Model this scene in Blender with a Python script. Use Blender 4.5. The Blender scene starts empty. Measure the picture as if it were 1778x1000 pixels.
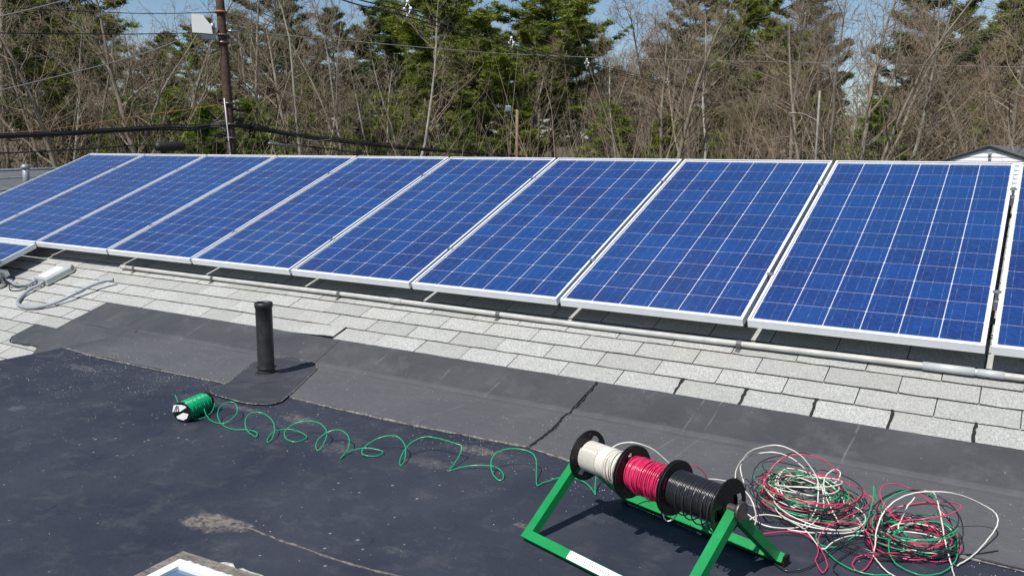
import bpy, bmesh, math, random
import numpy as np
from mathutils import Vector, Matrix, Euler

# ------------------------------------------------------------------ scene, camera, light
scene = bpy.context.scene
COL = scene.collection
random.seed(7)

TILT = math.radians(22.0)                       # pitch of the shingled roof and the panels on it
CT, ST = math.cos(TILT), math.sin(TILT)
def PW(u, v, w):                                # roof coordinates (along row, up slope, off slope) -> world
    return Vector((u, v*CT - w*ST, v*ST + w*CT))

FOC = 1467.5                                    # focal length in pixels of a 1778 px wide picture
CX, CY = 889.0, 500.0
def rodrigues(r):
    r = np.array(r); th = np.linalg.norm(r); k = r/th
    K = np.array([[0, -k[2], k[1]], [k[2], 0, -k[0]], [-k[1], k[0], 0]])
    return np.eye(3) + math.sin(th)*K + (1-math.cos(th))*K@K
RC = rodrigues((2.05096, 0.42351, -0.52225))
TW = np.array([[1, 0, 0], [0, CT, -ST], [0, ST, CT]])
RW = RC @ TW.T                                  # world -> camera axes (x right, y down, z forward)
CAMLOC = TW @ np.array((1.12903, -3.35699, 2.20997))

cam_data = bpy.data.cameras.new('camera')
cam = bpy.data.objects.new('camera', cam_data); COL.objects.link(cam)
mw = Matrix.Identity(4)
for i in range(3):
    mw[i][0] = RW[0][i]; mw[i][1] = -RW[1][i]; mw[i][2] = -RW[2][i]; mw[i][3] = CAMLOC[i]
cam.matrix_world = mw
cam_data.sensor_width = 36.0
cam_data.lens = 36.0*FOC/1778.0
cam_data.clip_start = 0.05; cam_data.clip_end = 3000
scene.camera = cam

SUN_EL, SUN_AZ = math.radians(55), math.radians(184)     # azimuth clockwise from +Y
sun_dir = Vector((math.sin(SUN_AZ)*math.cos(SUN_EL), math.cos(SUN_AZ)*math.cos(SUN_EL), math.sin(SUN_EL)))
ld = bpy.data.lights.new('sun', 'SUN'); ld.energy = 5.0; ld.angle = math.radians(0.53); ld.color = (1.0, 0.955, 0.89)
sun = bpy.data.objects.new('sun', ld); COL.objects.link(sun)
sun.rotation_euler = sun_dir.to_track_quat('Z', 'Y').to_euler()

world = bpy.data.worlds.new("World"); scene.world = world; world.use_nodes = True
wn = world.node_tree.nodes; wl = world.node_tree.links; wn.clear()
sky = wn.new('ShaderNodeTexSky'); sky.sky_type = 'NISHITA'; sky.sun_disc = False
sky.sun_elevation = SUN_EL; sky.sun_rotation = SUN_AZ; sky.air_density = 1.0; sky.dust_density = 0.0; sky.ozone_density = 3.0
tc = wn.new('ShaderNodeTexCoord'); mp = wn.new('ShaderNodeMapping'); mp.inputs['Scale'].default_value = (1, 1, 3.2)
cn = wn.new('ShaderNodeTexNoise'); cn.inputs['Scale'].default_value = 3.4; cn.inputs['Detail'].default_value = 7; cn.inputs['Roughness'].default_value = .6
cr = wn.new('ShaderNodeValToRGB'); cr.color_ramp.elements[0].position = .54; cr.color_ramp.elements[1].position = .74
cm = wn.new('ShaderNodeMath'); cm.operation = 'MULTIPLY'; cm.inputs[1].default_value = .45
mx = wn.new('ShaderNodeMix'); mx.data_type = 'RGBA'; mx.inputs['B'].default_value = (9.5, 10, 10.8, 1)
bg = wn.new('ShaderNodeBackground'); bg.inputs['Strength'].default_value = 0.090
wo = wn.new('ShaderNodeOutputWorld')
wl.new(tc.outputs['Generated'], mp.inputs['Vector']); wl.new(mp.outputs['Vector'], cn.inputs['Vector'])
wl.new(cn.outputs['Fac'], cr.inputs['Fac']); wl.new(cr.outputs['Color'], cm.inputs[0])
wl.new(cm.outputs[0], mx.inputs['Factor']); wl.new(sky.outputs['Color'], mx.inputs['A'])
wl.new(mx.outputs['Result'], bg.inputs['Color']); wl.new(bg.outputs['Background'], wo.inputs['Surface'])

scene.render.engine = 'CYCLES'
scene.view_settings.view_transform = 'Standard'; scene.view_settings.look = 'None'
scene.view_settings.exposure = 0.08; scene.view_settings.gamma = 1.0
scene.cycles.max_bounces = 6; scene.cycles.transparent_max_bounces = 12
scene.cycles.caustics_reflective = False; scene.cycles.caustics_refractive = False

# ------------------------------------------------------------------ helpers
def ray(x, y):
    d = np.array([(x-CX)/FOC, (y-CY)/FOC, 1.0]) @ RW
    return d
def on_z(x, y, z):
    d = ray(x, y); s = (z-CAMLOC[2])/d[2]; return Vector(CAMLOC + s*d)
def at_dist(x, y, dist):                        # point seen at (x, y), dist metres away horizontally
    d = ray(x, y); s = dist/math.hypot(d[0], d[1]); return Vector(CAMLOC + s*d)
def on_slope(x, y, w):
    d = TW.T @ ray(x, y); c = TW.T @ CAMLOC; s = (w-c[2])/d[2]; return (c + s*d)

def mesh_np(name, V, F, mats, mi=None, smooth=False):
    me = bpy.data.meshes.new(name)
    V = np.asarray(V, dtype=np.float32)
    if len(F) and isinstance(F, np.ndarray):
        n = F.shape[1]; me.vertices.add(len(V)); me.vertices.foreach_set('co', V.ravel())
        me.loops.add(F.size); me.loops.foreach_set('vertex_index', F.astype(np.int32).ravel())
        me.polygons.add(len(F)); me.polygons.foreach_set('loop_start', np.arange(0, F.size, n, dtype=np.int32))
        me.polygons.foreach_set('loop_total', np.full(len(F), n, dtype=np.int32))
        me.update(calc_edges=True)
    else:
        me.from_pydata([tuple(map(float, v)) for v in V], [], [tuple(f) for f in F]); me.update()
    for m in (mats if isinstance(mats, (list, tuple)) else [mats]): me.materials.append(m)
    if mi is not None: me.polygons.foreach_set('material_index', np.asarray(mi, dtype=np.int32))
    if smooth: me.polygons.foreach_set('use_smooth', np.ones(len(me.polygons), dtype=bool))
    return me

class MB:
    """collects boxes, prisms, tubes and lathes for ONE mesh object"""
    def __init__(s): s.v = []; s.f = []; s.sm = []; s.mi = []; s.m = 0
    def add(s, vs, fs, smooth=False):
        o = len(s.v); s.v.extend(tuple(v) for v in vs)
        for f in fs: s.f.append(tuple(i+o for i in f)); s.sm.append(smooth); s.mi.append(s.m)
    def box(s, c, size, M=None, bev=0):
        c = Vector(c); hx, hy, hz = size[0]/2, size[1]/2, size[2]/2
        if bev <= 0:
            vs = [Vector((x, y, z)) for z in (-hz, hz) for x, y in ((-hx, -hy), (hx, -hy), (hx, hy), (-hx, hy))]
            fs = [(0, 3, 2, 1), (4, 5, 6, 7), (0, 1, 5, 4), (1, 2, 6, 5), (2, 3, 7, 6), (3, 0, 4, 7)]
        else:
            bm = bmesh.new(); bmesh.ops.create_cube(bm, size=1)
            for v in bm.verts: v.co = Vector((v.co.x*size[0], v.co.y*size[1], v.co.z*size[2]))
            bmesh.ops.bevel(bm, geom=bm.edges[:], offset=bev, segments=2, affect='EDGES', profile=.6)
            bm.verts.ensure_lookup_table(); vs = [v.co.copy() for v in bm.verts]; fs = [[v.index for v in f.verts] for f in bm.faces]; bm.free()
        if M is not None: vs = [M @ v for v in vs]
        s.add([v + c for v in vs], fs)
    def prism(s, poly, z0, z1, fn=None):
        """polygon (counter clockwise) in a plane, thickened from z0 to z1; fn maps (a, b, c) to world"""
        n = len(poly); fn = fn or (lambda a, b, c: Vector((a, b, c)))
        vs = [fn(a, b, z0) for a, b in poly] + [fn(a, b, z1) for a, b in poly]
        s.add(vs, [tuple(range(n))[::-1], tuple(range(n, 2*n))] + [(i, (i+1) % n, n+(i+1) % n, n+i) for i in range(n)])
    def tube(s, pts, r, n=8, closed=False, caps=True, smooth=True):
        P = np.array([tuple(p) for p in pts], float); N = len(P)
        rr = np.full(N, r) if np.isscalar(r) else np.asarray(r, float)
        Tn = np.zeros_like(P); Tn[1:-1] = P[2:]-P[:-2]; Tn[0] = P[1]-P[0]; Tn[-1] = P[-1]-P[-2]
        Tn /= np.maximum(np.linalg.norm(Tn, axis=1, keepdims=True), 1e-9)
        up = np.array([0, 0, 1.0]) if abs(Tn[0][2]) < .9 else np.array([1.0, 0, 0])
        a = np.cross(Tn[0], up); a /= np.linalg.norm(a)
        ang = np.arange(n)*2*math.pi/n; vs = []
        for i in range(N):
            a = a - Tn[i]*np.dot(a, Tn[i]); a /= max(np.linalg.norm(a), 1e-9); b = np.cross(Tn[i], a)
            vs.append(P[i] + rr[i]*(np.cos(ang)[:, None]*a + np.sin(ang)[:, None]*b))
        V = np.concatenate(vs); fs = []
        for i in range(N-1):
            for j in range(n):
                k = (j+1) % n; fs.append((i*n+j, i*n+k, (i+1)*n+k, (i+1)*n+j))
        o = len(s.v); s.add(V.tolist(), fs, smooth)
        if caps: s.add([], [], False); s.f.append(tuple(o+j for j in range(n))[::-1]); s.sm.append(False); s.mi.append(s.m); s.f.append(tuple(o+(N-1)*n+j for j in range(n))); s.sm.append(False); s.mi.append(s.m)
    def cyl(s, a, b, r, n=24, r2=None):
        s.tube([a, b], [r, r if r2 is None else r2], n=n)
    def build(s, name, mats, parent=None):
        me = mesh_np(name, s.v, s.f, mats, mi=s.mi)
        me.polygons.foreach_set('use_smooth', np.array(s.sm, dtype=bool)); me.update()
        return link(name, me, parent)

def link(name, me, parent=None, loc=None):
    o = bpy.data.objects.new(name, me); COL.objects.link(o)
    if loc is not None: o.location = loc
    if parent is not None: o.parent = parent
    return o
def tag(o, label=None, cat=None, group=None, kind=None):
    if label: o['label'] = label
    if cat: o['category'] = cat
    if group: o['group'] = group
    if kind: o['kind'] = kind
    return o
def thing(name, label, cat, loc=(0, 0, 0), rot=None, group=None):
    o = bpy.data.objects.new(name, None); COL.objects.link(o); o.location = loc
    if rot is not None: o.rotation_euler = rot
    o.empty_display_size = .1
    return tag(o, label, cat, group)
def spline(pts, per=8, closed=False):
    """Catmull-Rom through the points"""
    P = [Vector(p) for p in pts]; out = []; n = len(P)
    if n < 3: return P
    for i in range(n-1 if not closed else n):
        p0 = P[i-1] if (i > 0 or closed) else P[0]*2-P[1]
        p1 = P[i]; p2 = P[(i+1) % n]
        p3 = P[(i+2) % n] if (i+2 < n or closed) else P[n-1]*2-P[n-2]
        for k in range(per):
            t = k/per
            out.append(.5*((2*p1)+(p2-p0)*t+(2*p0-5*p1+4*p2-p3)*t*t+(3*p1-p0-3*p2+p3)*t**3))
    if not closed: out.append(P[-1])
    return out

# ------------------------------------------------------------------ materials
def mat(name, col, rough=.6, metal=0., spec=.5):
    m = bpy.data.materials.new(name); m.use_nodes = True
    b = m.node_tree.nodes['Principled BSDF']
    b.inputs['Base Color'].default_value = (*col, 1); b.inputs['Roughness'].default_value = rough
    b.inputs['Metallic'].default_value = metal; b.inputs['Specular IOR Level'].default_value = spec
    return m
class NT:
    def __init__(s, m): s.m = m; s.n = m.node_tree.nodes; s.l = m.node_tree.links; s.b = s.n['Principled BSDF']
    def node(s, t, **kw):
        n = s.n.new(t)
        for k, v in kw.items():
            if k in ('operation', 'data_type', 'blend_type', 'feature', 'distance', 'noise_dimensions', 'normalize'): setattr(n, k, v)
            else:
                i = n.inputs[k.replace('_', ' ')] if not k.startswith('i') or not k[1:].isdigit() else n.inputs[int(k[1:])]
                i.default_value = v
        return n
    def obj(s): return s.node('ShaderNodeTexCoord').outputs['Object']
    def geo(s): return s.node('ShaderNodeNewGeometry').outputs['Position']
    def noise(s, vec, scale, detail=4, rough=.55):
        n = s.node('ShaderNodeTexNoise', Scale=scale, Detail=detail, Roughness=rough); s.l.new(vec, n.inputs['Vector']); return n.outputs['Fac']
    def ramp(s, fac, stops):
        r = s.node('ShaderNodeValToRGB'); e = r.color_ramp.elements
        while len(e) < len(stops): e.new(.5)
        for i, (p, c) in enumerate(stops):
            e[i].position = p; e[i].color = (*c, 1) if len(c) == 3 else c
        s.l.new(fac, r.inputs['Fac']); return r.outputs['Color']
    def rampf(s, fac, a, b):
        r = s.node('ShaderNodeMapRange'); r.inputs['From Min'].default_value = a; r.inputs['From Max'].default_value = b
        s.l.new(fac, r.inputs['Value']); return r.outputs['Result']
    def mix(s, fac, a, b):
        n = s.node('ShaderNodeMix', data_type='RGBA')
        for sock, v in (('Factor', fac), ('A', a), ('B', b)):
            if isinstance(v, (tuple, float, int)): n.inputs[sock].default_value = (*v, 1) if isinstance(v, tuple) else v
            else: s.l.new(v, n.inputs[sock])
        return n.outputs['Result']
    def math(s, op, a, b=None, c=None):
        n = s.node('ShaderNodeMath', operation=op)
        for i, v in enumerate((a, b, c)):
            if v is None: continue
            if isinstance(v, (int, float)): n.inputs[i].default_value = v
            else: s.l.new(v, n.inputs[i])
        return n.outputs[0]
    def bump(s, h, dist, strength=1.):
        b = s.node('ShaderNodeBump', Strength=strength, Distance=dist); s.l.new(h, b.inputs['Height']); s.l.new(b.outputs['Normal'], s.b.inputs['Normal'])
    def col(s, c): s.l.new(c, s.b.inputs['Base Color'])
    def rough(s, c): s.l.new(c, s.b.inputs['Roughness'])
    def rnd(s): return s.node('ShaderNodeObjectInfo').outputs['Random']

def noisy(name, c1, c2, scale, rough=.6, metal=0., bump=0., bscale=None, spec=.5, rr=None):
    m = mat(name, c1, rough, metal, spec); t = NT(m); g = t.obj()
    t.col(t.mix(t.rampf(t.noise(g, scale, 5, .6), .35, .65), c1, c2))
    if bump: t.bump(t.noise(g, bscale or scale*3, 4), bump)
    if rr: t.rough(t.math('ADD', t.math('MULTIPLY', t.noise(g, scale*2.3), rr), rough-rr/2))
    return m

M = {}
# shingle: light grey mineral granules
m = M['shingle'] = mat('shingle_granules', (.4, .4, .38), .95, 0, .15); t = NT(m); g = t.geo()
fine = t.math('ADD', t.math('MULTIPLY', t.noise(g, 330, 2, .7), .5), t.math('MULTIPLY', t.noise(g, 125, 3, .75), .5)); coarse = t.noise(g, 14, 4, .6); big = t.noise(g, 1.7, 3)
c = t.ramp(fine, [(.36, (.13, .13, .125)), (.45, (.33, .335, .322)), (.54, (.47, .475, .458)), (.64, (.72, .725, .70))])
c = t.mix(t.math('MULTIPLY', t.rampf(coarse, .45, .75), .35), c, (.30, .30, .275))
c = t.mix(t.math('MULTIPLY', t.math('POWER', t.rnd(), 1.6), .46), c, (.24, .245, .225))
c = t.mix(t.math('MULTIPLY', t.rampf(big, .5, .7), .18), c, (.36, .30, .26))
t.col(c); t.bump(fine, .0016, .8)
# dark rubber membrane of the low roof
def rubber(name, base, base2, dust, speck=.5, patches=()):
    m = mat(name, base, .55, 0, .22); t = NT(m); g = t.geo()
    n1 = t.noise(g, 1.6, 6, .62); n2 = t.noise(g, 7, 6, .7); n3 = t.noise(g, 38, 4, .7)
    c = t.mix(t.rampf(n1, .36, .66), base, base2)
    c = t.mix(t.math('MULTIPLY', t.rampf(n2, .52, .8), .5), c, dust)
    # scuffs stretched along the sheet
    mp_ = t.node('ShaderNodeMapping'); mp_.inputs['Scale'].default_value = (2.2, 11, 4); mp_.inputs['Rotation'].default_value = (0, 0, .35); t.l.new(g, mp_.inputs['Vector'])
    n4 = t.noise(mp_.outputs['Vector'], 2.6, 7, .72)
    c = t.mix(t.math('MULTIPLY', t.rampf(n4, .60, .82), .42), c, dust)
    # little chalky granules washed over the rubber
    vo = t.node('ShaderNodeTexVoronoi', Scale=21.0); t.l.new(g, vo.inputs['Vector'])
    dens = t.rampf(t.noise(g, 1.3, 4), .40, .72)
    rad = t.math('MULTIPLY', dens, .17)
    dot = t.math('LESS_THAN', vo.outputs['Distance'], rad)
    sep = t.node('ShaderNodeSeparateColor'); t.l.new(vo.outputs['Color'], sep.inputs[0])
    dot = t.math('MULTIPLY', dot, t.math('LESS_THAN', sep.outputs[0], speck))
    c = t.mix(t.math('MULTIPLY', dot, .5), c, (.36, .345, .33))
    for (px, py, rx, ry, col, amt, sc) in patches:
        sx = t.node('ShaderNodeSeparateXYZ'); t.l.new(g, sx.inputs[0])
        dx = t.math('MULTIPLY', t.math('SUBTRACT', sx.outputs[0], px), 1/rx); dy = t.math('MULTIPLY', t.math('SUBTRACT', sx.outputs[1], py), 1/ry)
        d = t.math('SQRT', t.math('ADD', t.math('MULTIPLY', dx, dx), t.math('MULTIPLY', dy, dy)))
        d = t.math('ADD', d, t.math('MULTIPLY', t.math('SUBTRACT', t.noise(g, sc, 6, .7), .5), 2.6))
        c = t.mix(t.math('MULTIPLY', t.rampf(d, 1.05, .55), t.math('MULTIPLY', t.rampf(n3, .36, .62), amt)), c, col)
    t.col(c)
    t.rough(t.math('ADD', .46, t.math('MULTIPLY', n2, .3)))
    h = t.math('ADD', t.math('MULTIPLY', n1, 1.0), t.math('ADD', t.math('MULTIPLY', n2, .18), t.math('MULTIPLY', n3, .03)))
    t.bump(h, .05, .55)
    return m
DUST = (.16, .155, .15)
M['flat'] = rubber('dark_rubber', (.024, .029, .045), (.043, .048, .064), (.11, .11, .118), .6, patches=[
    (-1.11, -2.225, .105, .062, (.20, .175, .15), 1.3, 16), (-1.02, -2.20, .075, .035, (.20, .175, .15), 1.2, 25),
    (-1.25, -1.49, .11, .07, DUST, .45, 30), (-.82, -1.42, .12, .05, DUST, .45, 34), (-1.66, -1.30, .10, .05, (.24, .23, .22), .5, 40),
    (-.72, -1.20, .14, .045, (.24, .21, .19), .5, 36), (-3.35, -1.30, .16, .05, (.22, .21, .21), .4, 34), (-.22, -1.70, .03, .02, (.26, .22, .18), .8, 60),
    (-2.0, -1.33, .16, .03, (.22, .21, .21), .45, 40), (-.45, -2.06, .07, .03, DUST, .3, 40), (-2.9, -1.9, .05, .04, (.2, .2, .2), .5, 50)])
M['strip'] = rubber('grey_rubber', (.052, .054, .060), (.078, .080, .086), (.14, .14, .148), .5)
t = NT(M['strip']); sy = t.node('ShaderNodeSeparateXYZ'); t.l.new(t.geo(), sy.inputs[0])       # sky sheen painted into the colour below the fold, where the sheet lies level
old = t.b.inputs['Base Color'].links[0].from_socket
wv = t.math('MULTIPLY', t.math('SUBTRACT', t.noise(t.geo(), 6, 4), .5), .02)
for cx_, ck in ((-1.05, .12), (-1.46, -.05), (-1.85, .1), (-.05, .08), (.02, .05), (-2.75, .1), (1.28, .03), (1.42, .02), (-3.4, .1), (.62, .1)):
    ln = t.math('ABSOLUTE', t.math('ADD', t.math('SUBTRACT', t.math('SUBTRACT', sy.outputs[0], cx_), t.math('MULTIPLY', sy.outputs[1], ck)), wv))
    ln = t.math('MULTIPLY', t.math('LESS_THAN', ln, .0035), t.rampf(t.noise(t.geo(), 13, 4), .42, .62))
    old = t.mix(t.math('MULTIPLY', ln, .5), old, (.20, .20, .205))
fl = t.math('LESS_THAN', t.math('ABSOLUTE', t.math('ADD', t.math('ADD', sy.outputs[1], .60), wv)), .005)                        # dark broken line along the fold
old = t.mix(t.math('MULTIPLY', fl, t.math('MULTIPLY', t.rampf(t.noise(t.geo(), 4, 5), .40, .60), .7)), old, (.03, .031, .036))
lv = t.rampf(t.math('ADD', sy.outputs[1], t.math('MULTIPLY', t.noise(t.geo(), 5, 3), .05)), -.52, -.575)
lv = t.math('MULTIPLY', lv, t.rampf(t.math('ADD', sy.outputs[0], t.math('MULTIPLY', t.noise(t.geo(), 5, 3), .2)), -3.9, -3.5))  # painted sheen left out where the sheet lies on the brighter slope
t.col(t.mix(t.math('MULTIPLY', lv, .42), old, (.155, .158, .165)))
M['patchrub'] = rubber('patch_rubber', (.040, .043, .053), (.058, .061, .072), (.14, .135, .14), .3)
M['caulk'] = noisy('old_caulk', (.05, .048, .046), (.30, .285, .26), 55, .8, bump=.004, bscale=120)
M['edge'] = noisy('cut_shingle_edge', (.05, .05, .05), (.10, .10, .098), 90, .95)
M['strapm'] = mat('dull_strap', (.13, .13, .135), .5, .3)
M['caulk_dull'] = noisy('dull_caulk', (.05, .048, .05), (.19, .178, .165), 38, .9, bump=.003, bscale=90)
M['tar'] = mat('tar', (.018, .017, .018), .5)
M['deck'] = noisy('roof_underlay', (.035, .035, .036), (.06, .06, .06), 30, .95)
M['alu'] = noisy('white_aluminium', (.86, .87, .88), (.80, .81, .82), 6, .45, 0, rr=.1)
M['alu_rail'] = noisy('mill_aluminium', (.62, .63, .64), (.5, .51, .52), 15, .35, .85)
M['backsheet'] = mat('white_backsheet', (.78, .80, .83), .6)
M['galv'] = noisy('galvanised_steel', (.42, .43, .44), (.28, .29, .3), 60, .45, .7)
M['pvc'] = noisy('weathered_grey_pvc', (.50, .50, .475), (.40, .40, .38), 14, .5)
M['pvc_new'] = noisy('light_grey_pvc', (.50, .52, .54), (.45, .47, .49), 14, .4)
M['flexgrey'] = noisy('grey_flexible_conduit', (.33, .35, .38), (.27, .29, .32), 30, .45)
M['boxgrey'] = noisy('grey_green_enclosure', (.42, .45, .43), (.36, .39, .375), 8, .5)
M['white'] = mat('white_sticker', (.82, .82, .82), .5)
M['black_plastic'] = noisy('black_flange_plastic', (.007, .007, .008), (.014, .014, .014), 20, .4, spec=.3)
M['pipe'] = noisy('black_pipe', (.012, .013, .014), (.03, .03, .03), 22, .5, bump=.0012, bscale=50)
m = M['paint'] = mat('green_enamel', (.004, .28, .072), .34); t = NT(m); g = t.geo()
c = t.mix(t.rampf(t.noise(g, 9, 5, .7), .35, .7), (.004, .28, .072), (.008, .21, .055))
c = t.mix(t.math('MULTIPLY', t.rampf(t.noise(g, 75, 5, .75), .66, .72), .7), c, (.10, .12, .10))
t.col(c); t.rough(t.math('ADD', .24, t.math('MULTIPLY', t.noise(g, 30, 4), .3)))
M['steel'] = noisy('worn_steel', (.20, .18, .165), (.10, .09, .085), 35, .45, .7)
for k, c in (('wgreen', (.004, .40, .17)), ('wwhite', (.78, .74, .66)), ('wpink', (.74, .035, .14)), ('wblack', (.022, .023, .026))):
    M[k] = noisy('insulation_'+k[1:], c, tuple(a*.86 for a in c), 12, .25, spec=.6)
M['green_roll'] = M['wgreen']
M['wood_pole'] = noisy('creosoted_pole', (.10, .055, .035), (.05, .032, .024), 9, .85, bump=.02, bscale=8)
M['pole_light'] = noisy('weathered_pole', (.30, .20, .14), (.2, .13, .09), 9, .85)
M['pole_grey'] = noisy('grey_pole', (.33, .30, .27), (.22, .2, .18), 9, .8)
M['cable'] = mat('black_cable', (.016, .017, .019), .55)
M['cable_grey'] = mat('grey_cable', (.30, .30, .29), .55, .2)
M['cable_orange'] = mat('orange_cable', (.35, .12, .04), .6)
M['porcelain'] = mat('white_spacer', (.75, .76, .78), .35)
M['antenna'] = mat('white_box', (.80, .80, .80), .45)
M['siding'] = noisy('white_siding', (.78, .78, .80), (.72, .72, .75), 3, .5)
M['fascia'] = mat('black_fascia', (.02, .021, .028), .4)
M['housewall'] = noisy('building_wall', (.35, .33, .30), (.28, .27, .25), 5, .8)
M['lowroof'] = noisy('grey_roofing', (.085, .095, .10), (.13, .145, .15), 2.5, .85, bump=.01, bscale=20)
M['lead'] = noisy('grey_vent', (.35, .37, .4), (.25, .27, .3), 20, .5, .3)
M['chip'] = mat('pale_granule', (.58, .56, .54), .9)
M['curb'] = noisy('old_curb_rubber', (.13, .115, .10), (.24, .215, .185), 18, .85, bump=.02, bscale=25)
M['peel'] = noisy('peeling_paint', (.55, .56, .50), (.25, .27, .24), 60, .7)
M['skyframe'] = mat('white_skylight_frame', (.80, .80, .80), .5)

# solar cell
m = M['cell'] = mat('polycrystalline_cell', (.02, .07, .30), .3, 0, .5); t = NT(m); o = t.obj()
vo = t.node('ShaderNodeTexVoronoi', Scale=75.0); t.l.new(t.geo(), vo.inputs['Vector'])
sc_ = t.node('ShaderNodeSeparateColor'); t.l.new(vo.outputs['Color'], sc_.inputs[0])
c = t.mix(t.rnd(), (.011, .058, .240), (.015, .029, .130))
c = t.mix(t.math('MULTIPLY', sc_.outputs[0], .55), c, (.022, .095, .36))
c = t.mix(t.math('MULTIPLY', t.rampf(t.noise(t.geo(), 3.0, 3), .4, .65), .35), c, (.014, .036, .17))
c = t.mix(t.math('MULTIPLY', t.rampf(t.noise(t.geo(), .7, 2), .42, .62), .30), c, (.012, .085, .27))
sx = t.node('ShaderNodeSeparateXYZ'); t.l.new(o, sx.inputs[0])
# three busbars up each cell and hair-fine fingers across it
ab = t.math('ABSOLUTE', t.math('SUBTRACT', t.math('FRACT', t.math('ADD', t.math('DIVIDE', sx.outputs[0], .052), .5)), .5))
bus = t.math('LESS_THAN', t.math('MULTIPLY', t.math('SUBTRACT', .5, ab), 0.104), -1)     # never: replaced below
bus = t.math('LESS_THAN', ab, .0185)
mpd = t.node('ShaderNodeMapping'); mpd.inputs['Scale'].default_value = (19, 26, 1); t.l.new(t.geo(), mpd.inputs['Vector'])
bus = t.math('MULTIPLY', bus, t.math('ADD', .35, t.rampf(t.noise(mpd.outputs['Vector'], 1.0, 2), .48, .62)))
c = t.mix(t.math('MULTIPLY', bus, .30), c, (.46, .50, .58))
t.col(c)
t.b.inputs['Roughness'].default_value = .42
# thin glass pane over cells: lets the sun through, mirrors sky at a slant
m = M['glass'] = bpy.data.materials.new('panel_glass'); m.use_nodes = True
n = m.node_tree.nodes; l = m.node_tree.links; n.clear()
tr = n.new('ShaderNodeBsdfTransparent'); tr.inputs[0].default_value = (.94, .95, .96, 1)
gl = n.new('ShaderNodeBsdfGlossy'); gl.inputs['Roughness'].default_value = .12; gl.inputs[0].default_value = (1, 1, 1, 1)
fr = n.new('ShaderNodeFresnel'); fr.inputs[0].default_value = 1.42
mxs = n.new('ShaderNodeMixShader'); out = n.new('ShaderNodeOutputMaterial')
l.new(fr.outputs[0], mxs.inputs[0]); l.new(tr.outputs[0], mxs.inputs[1]); l.new(gl.outputs[0], mxs.inputs[2]); l.new(mxs.outputs[0], out.inputs[0])
M['skyglass'] = mat('skylight_glass', (.10, .16, .26), .08, 0, .9)

def foliage(name, c1, c2, c3):
    m = mat(name, c1, .55, 0, .3); t = NT(m); g = t.geo()
    c = t.mix(t.rampf(t.noise(g, .9, 4), .35, .65), c1, c2)
    c = t.mix(t.math('MULTIPLY', t.rampf(t.noise(g, .35, 2), .45, .7), .7), c, c3)
    t.col(c); tl = t.node('ShaderNodeBsdfTranslucent'); t.l.new(c, tl.inputs[0])
    ms = t.node('ShaderNodeMixShader'); ms.inputs[0].default_value = .28
    t.l.new(t.b.outputs[0], ms.inputs[1]); t.l.new(tl.outputs[0], ms.inputs[2]); t.l.new(ms.outputs[0], t.n['Material Output'].inputs[0])
    return m
M['needle'] = foliage('pine_needles', (.150, .195, .026), (.235, .265, .036), (.085, .135, .024))
M['needle_dark'] = foliage('dark_pine_needles', (.075, .105, .024), (.125, .155, .030), (.045, .075, .020))
M['needle_young'] = foliage('young_pine_needles', (.155, .215, .030), (.215, .275, .042), (.095, .155, .026))
def bark(name, c1, c2):
    m = mat(name, c1, .9, 0, .2); t = NT(m); g = t.geo()
    c = t.mix(t.rampf(t.noise(g, 2.2, 5, .65), .35, .65), c1, c2)
    c = t.mix(t.math('MULTIPLY', t.rnd(), .3), c, tuple(a*.7 for a in c1))
    t.col(c); return m
M['bark'] = bark('grey_bark', (.33, .285, .22), (.16, .135, .105))
M['bark_pale'] = bark('pale_bark', (.46, .43, .36), (.27, .24, .195))
M['bark_pine'] = bark('pine_bark', (.10, .075, .058), (.065, .05, .04))
M['twig'] = bark('brown_twigs', (.32, .262, .195), (.165, .13, .095))
M['twig_red'] = bark('budding_twigs', (.32, .24, .17), (.18, .13, .09))
M['ground'] = noisy('leaf_litter', (.13, .10, .065), (.09, .095, .045), .8, .95, bump=.2, bscale=1.5)
M['hill'] = noisy('wood_floor', (.12, .09, .06), (.06, .055, .03), .35, .95, bump=.3, bscale=1)

# ------------------------------------------------------------------ ground and hill
GZ = -4.4
mb = MB(); NR = 48
ringr = [0, 30, 80, 200, 600, 1500]
vs = [(0, 0, GZ)]; fs = []
for r in ringr[1:]:
    for i in range(NR): a = i*2*math.pi/NR; vs.append((r*math.cos(a), r*math.sin(a), GZ))
for i in range(NR): fs.append((0, 1+i, 1+(i+1) % NR))
for k in range(len(ringr)-2):
    for i in range(NR):
        a = 1+k*NR+i; b = 1+k*NR+(i+1) % NR; fs.append((a, a+NR, b+NR, b))
mb.add(vs, fs); tag(mb.build('ground', M['ground']), kind='structure')
# a long low wooded rise behind the trees
mb = MB(); vs = []; fs = []; NA, NB = 90, 10
for j in range(NB+1):
    d = 62+j*11
    for i in range(NA+1):
        a = math.radians(-95+i*130/NA)
        h = 5.9*(1-math.exp(-(j/3.2)**2))*(1+.16*math.sin(i*.31)+.1*math.sin(i*.83+1))
        vs.append((CAMLOC[0]+d*math.sin(a), CAMLOC[1]+d*math.cos(a), GZ+.02+h if j else GZ-.3))
for j in range(NB):
    for i in range(NA):
        a = j*(NA+1)+i; fs.append((a, a+1, a+NA+2, a+NA+1))
mb.add(vs, fs, True); tag(mb.build('wooded_rise', M['hill']), kind='structure')

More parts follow.
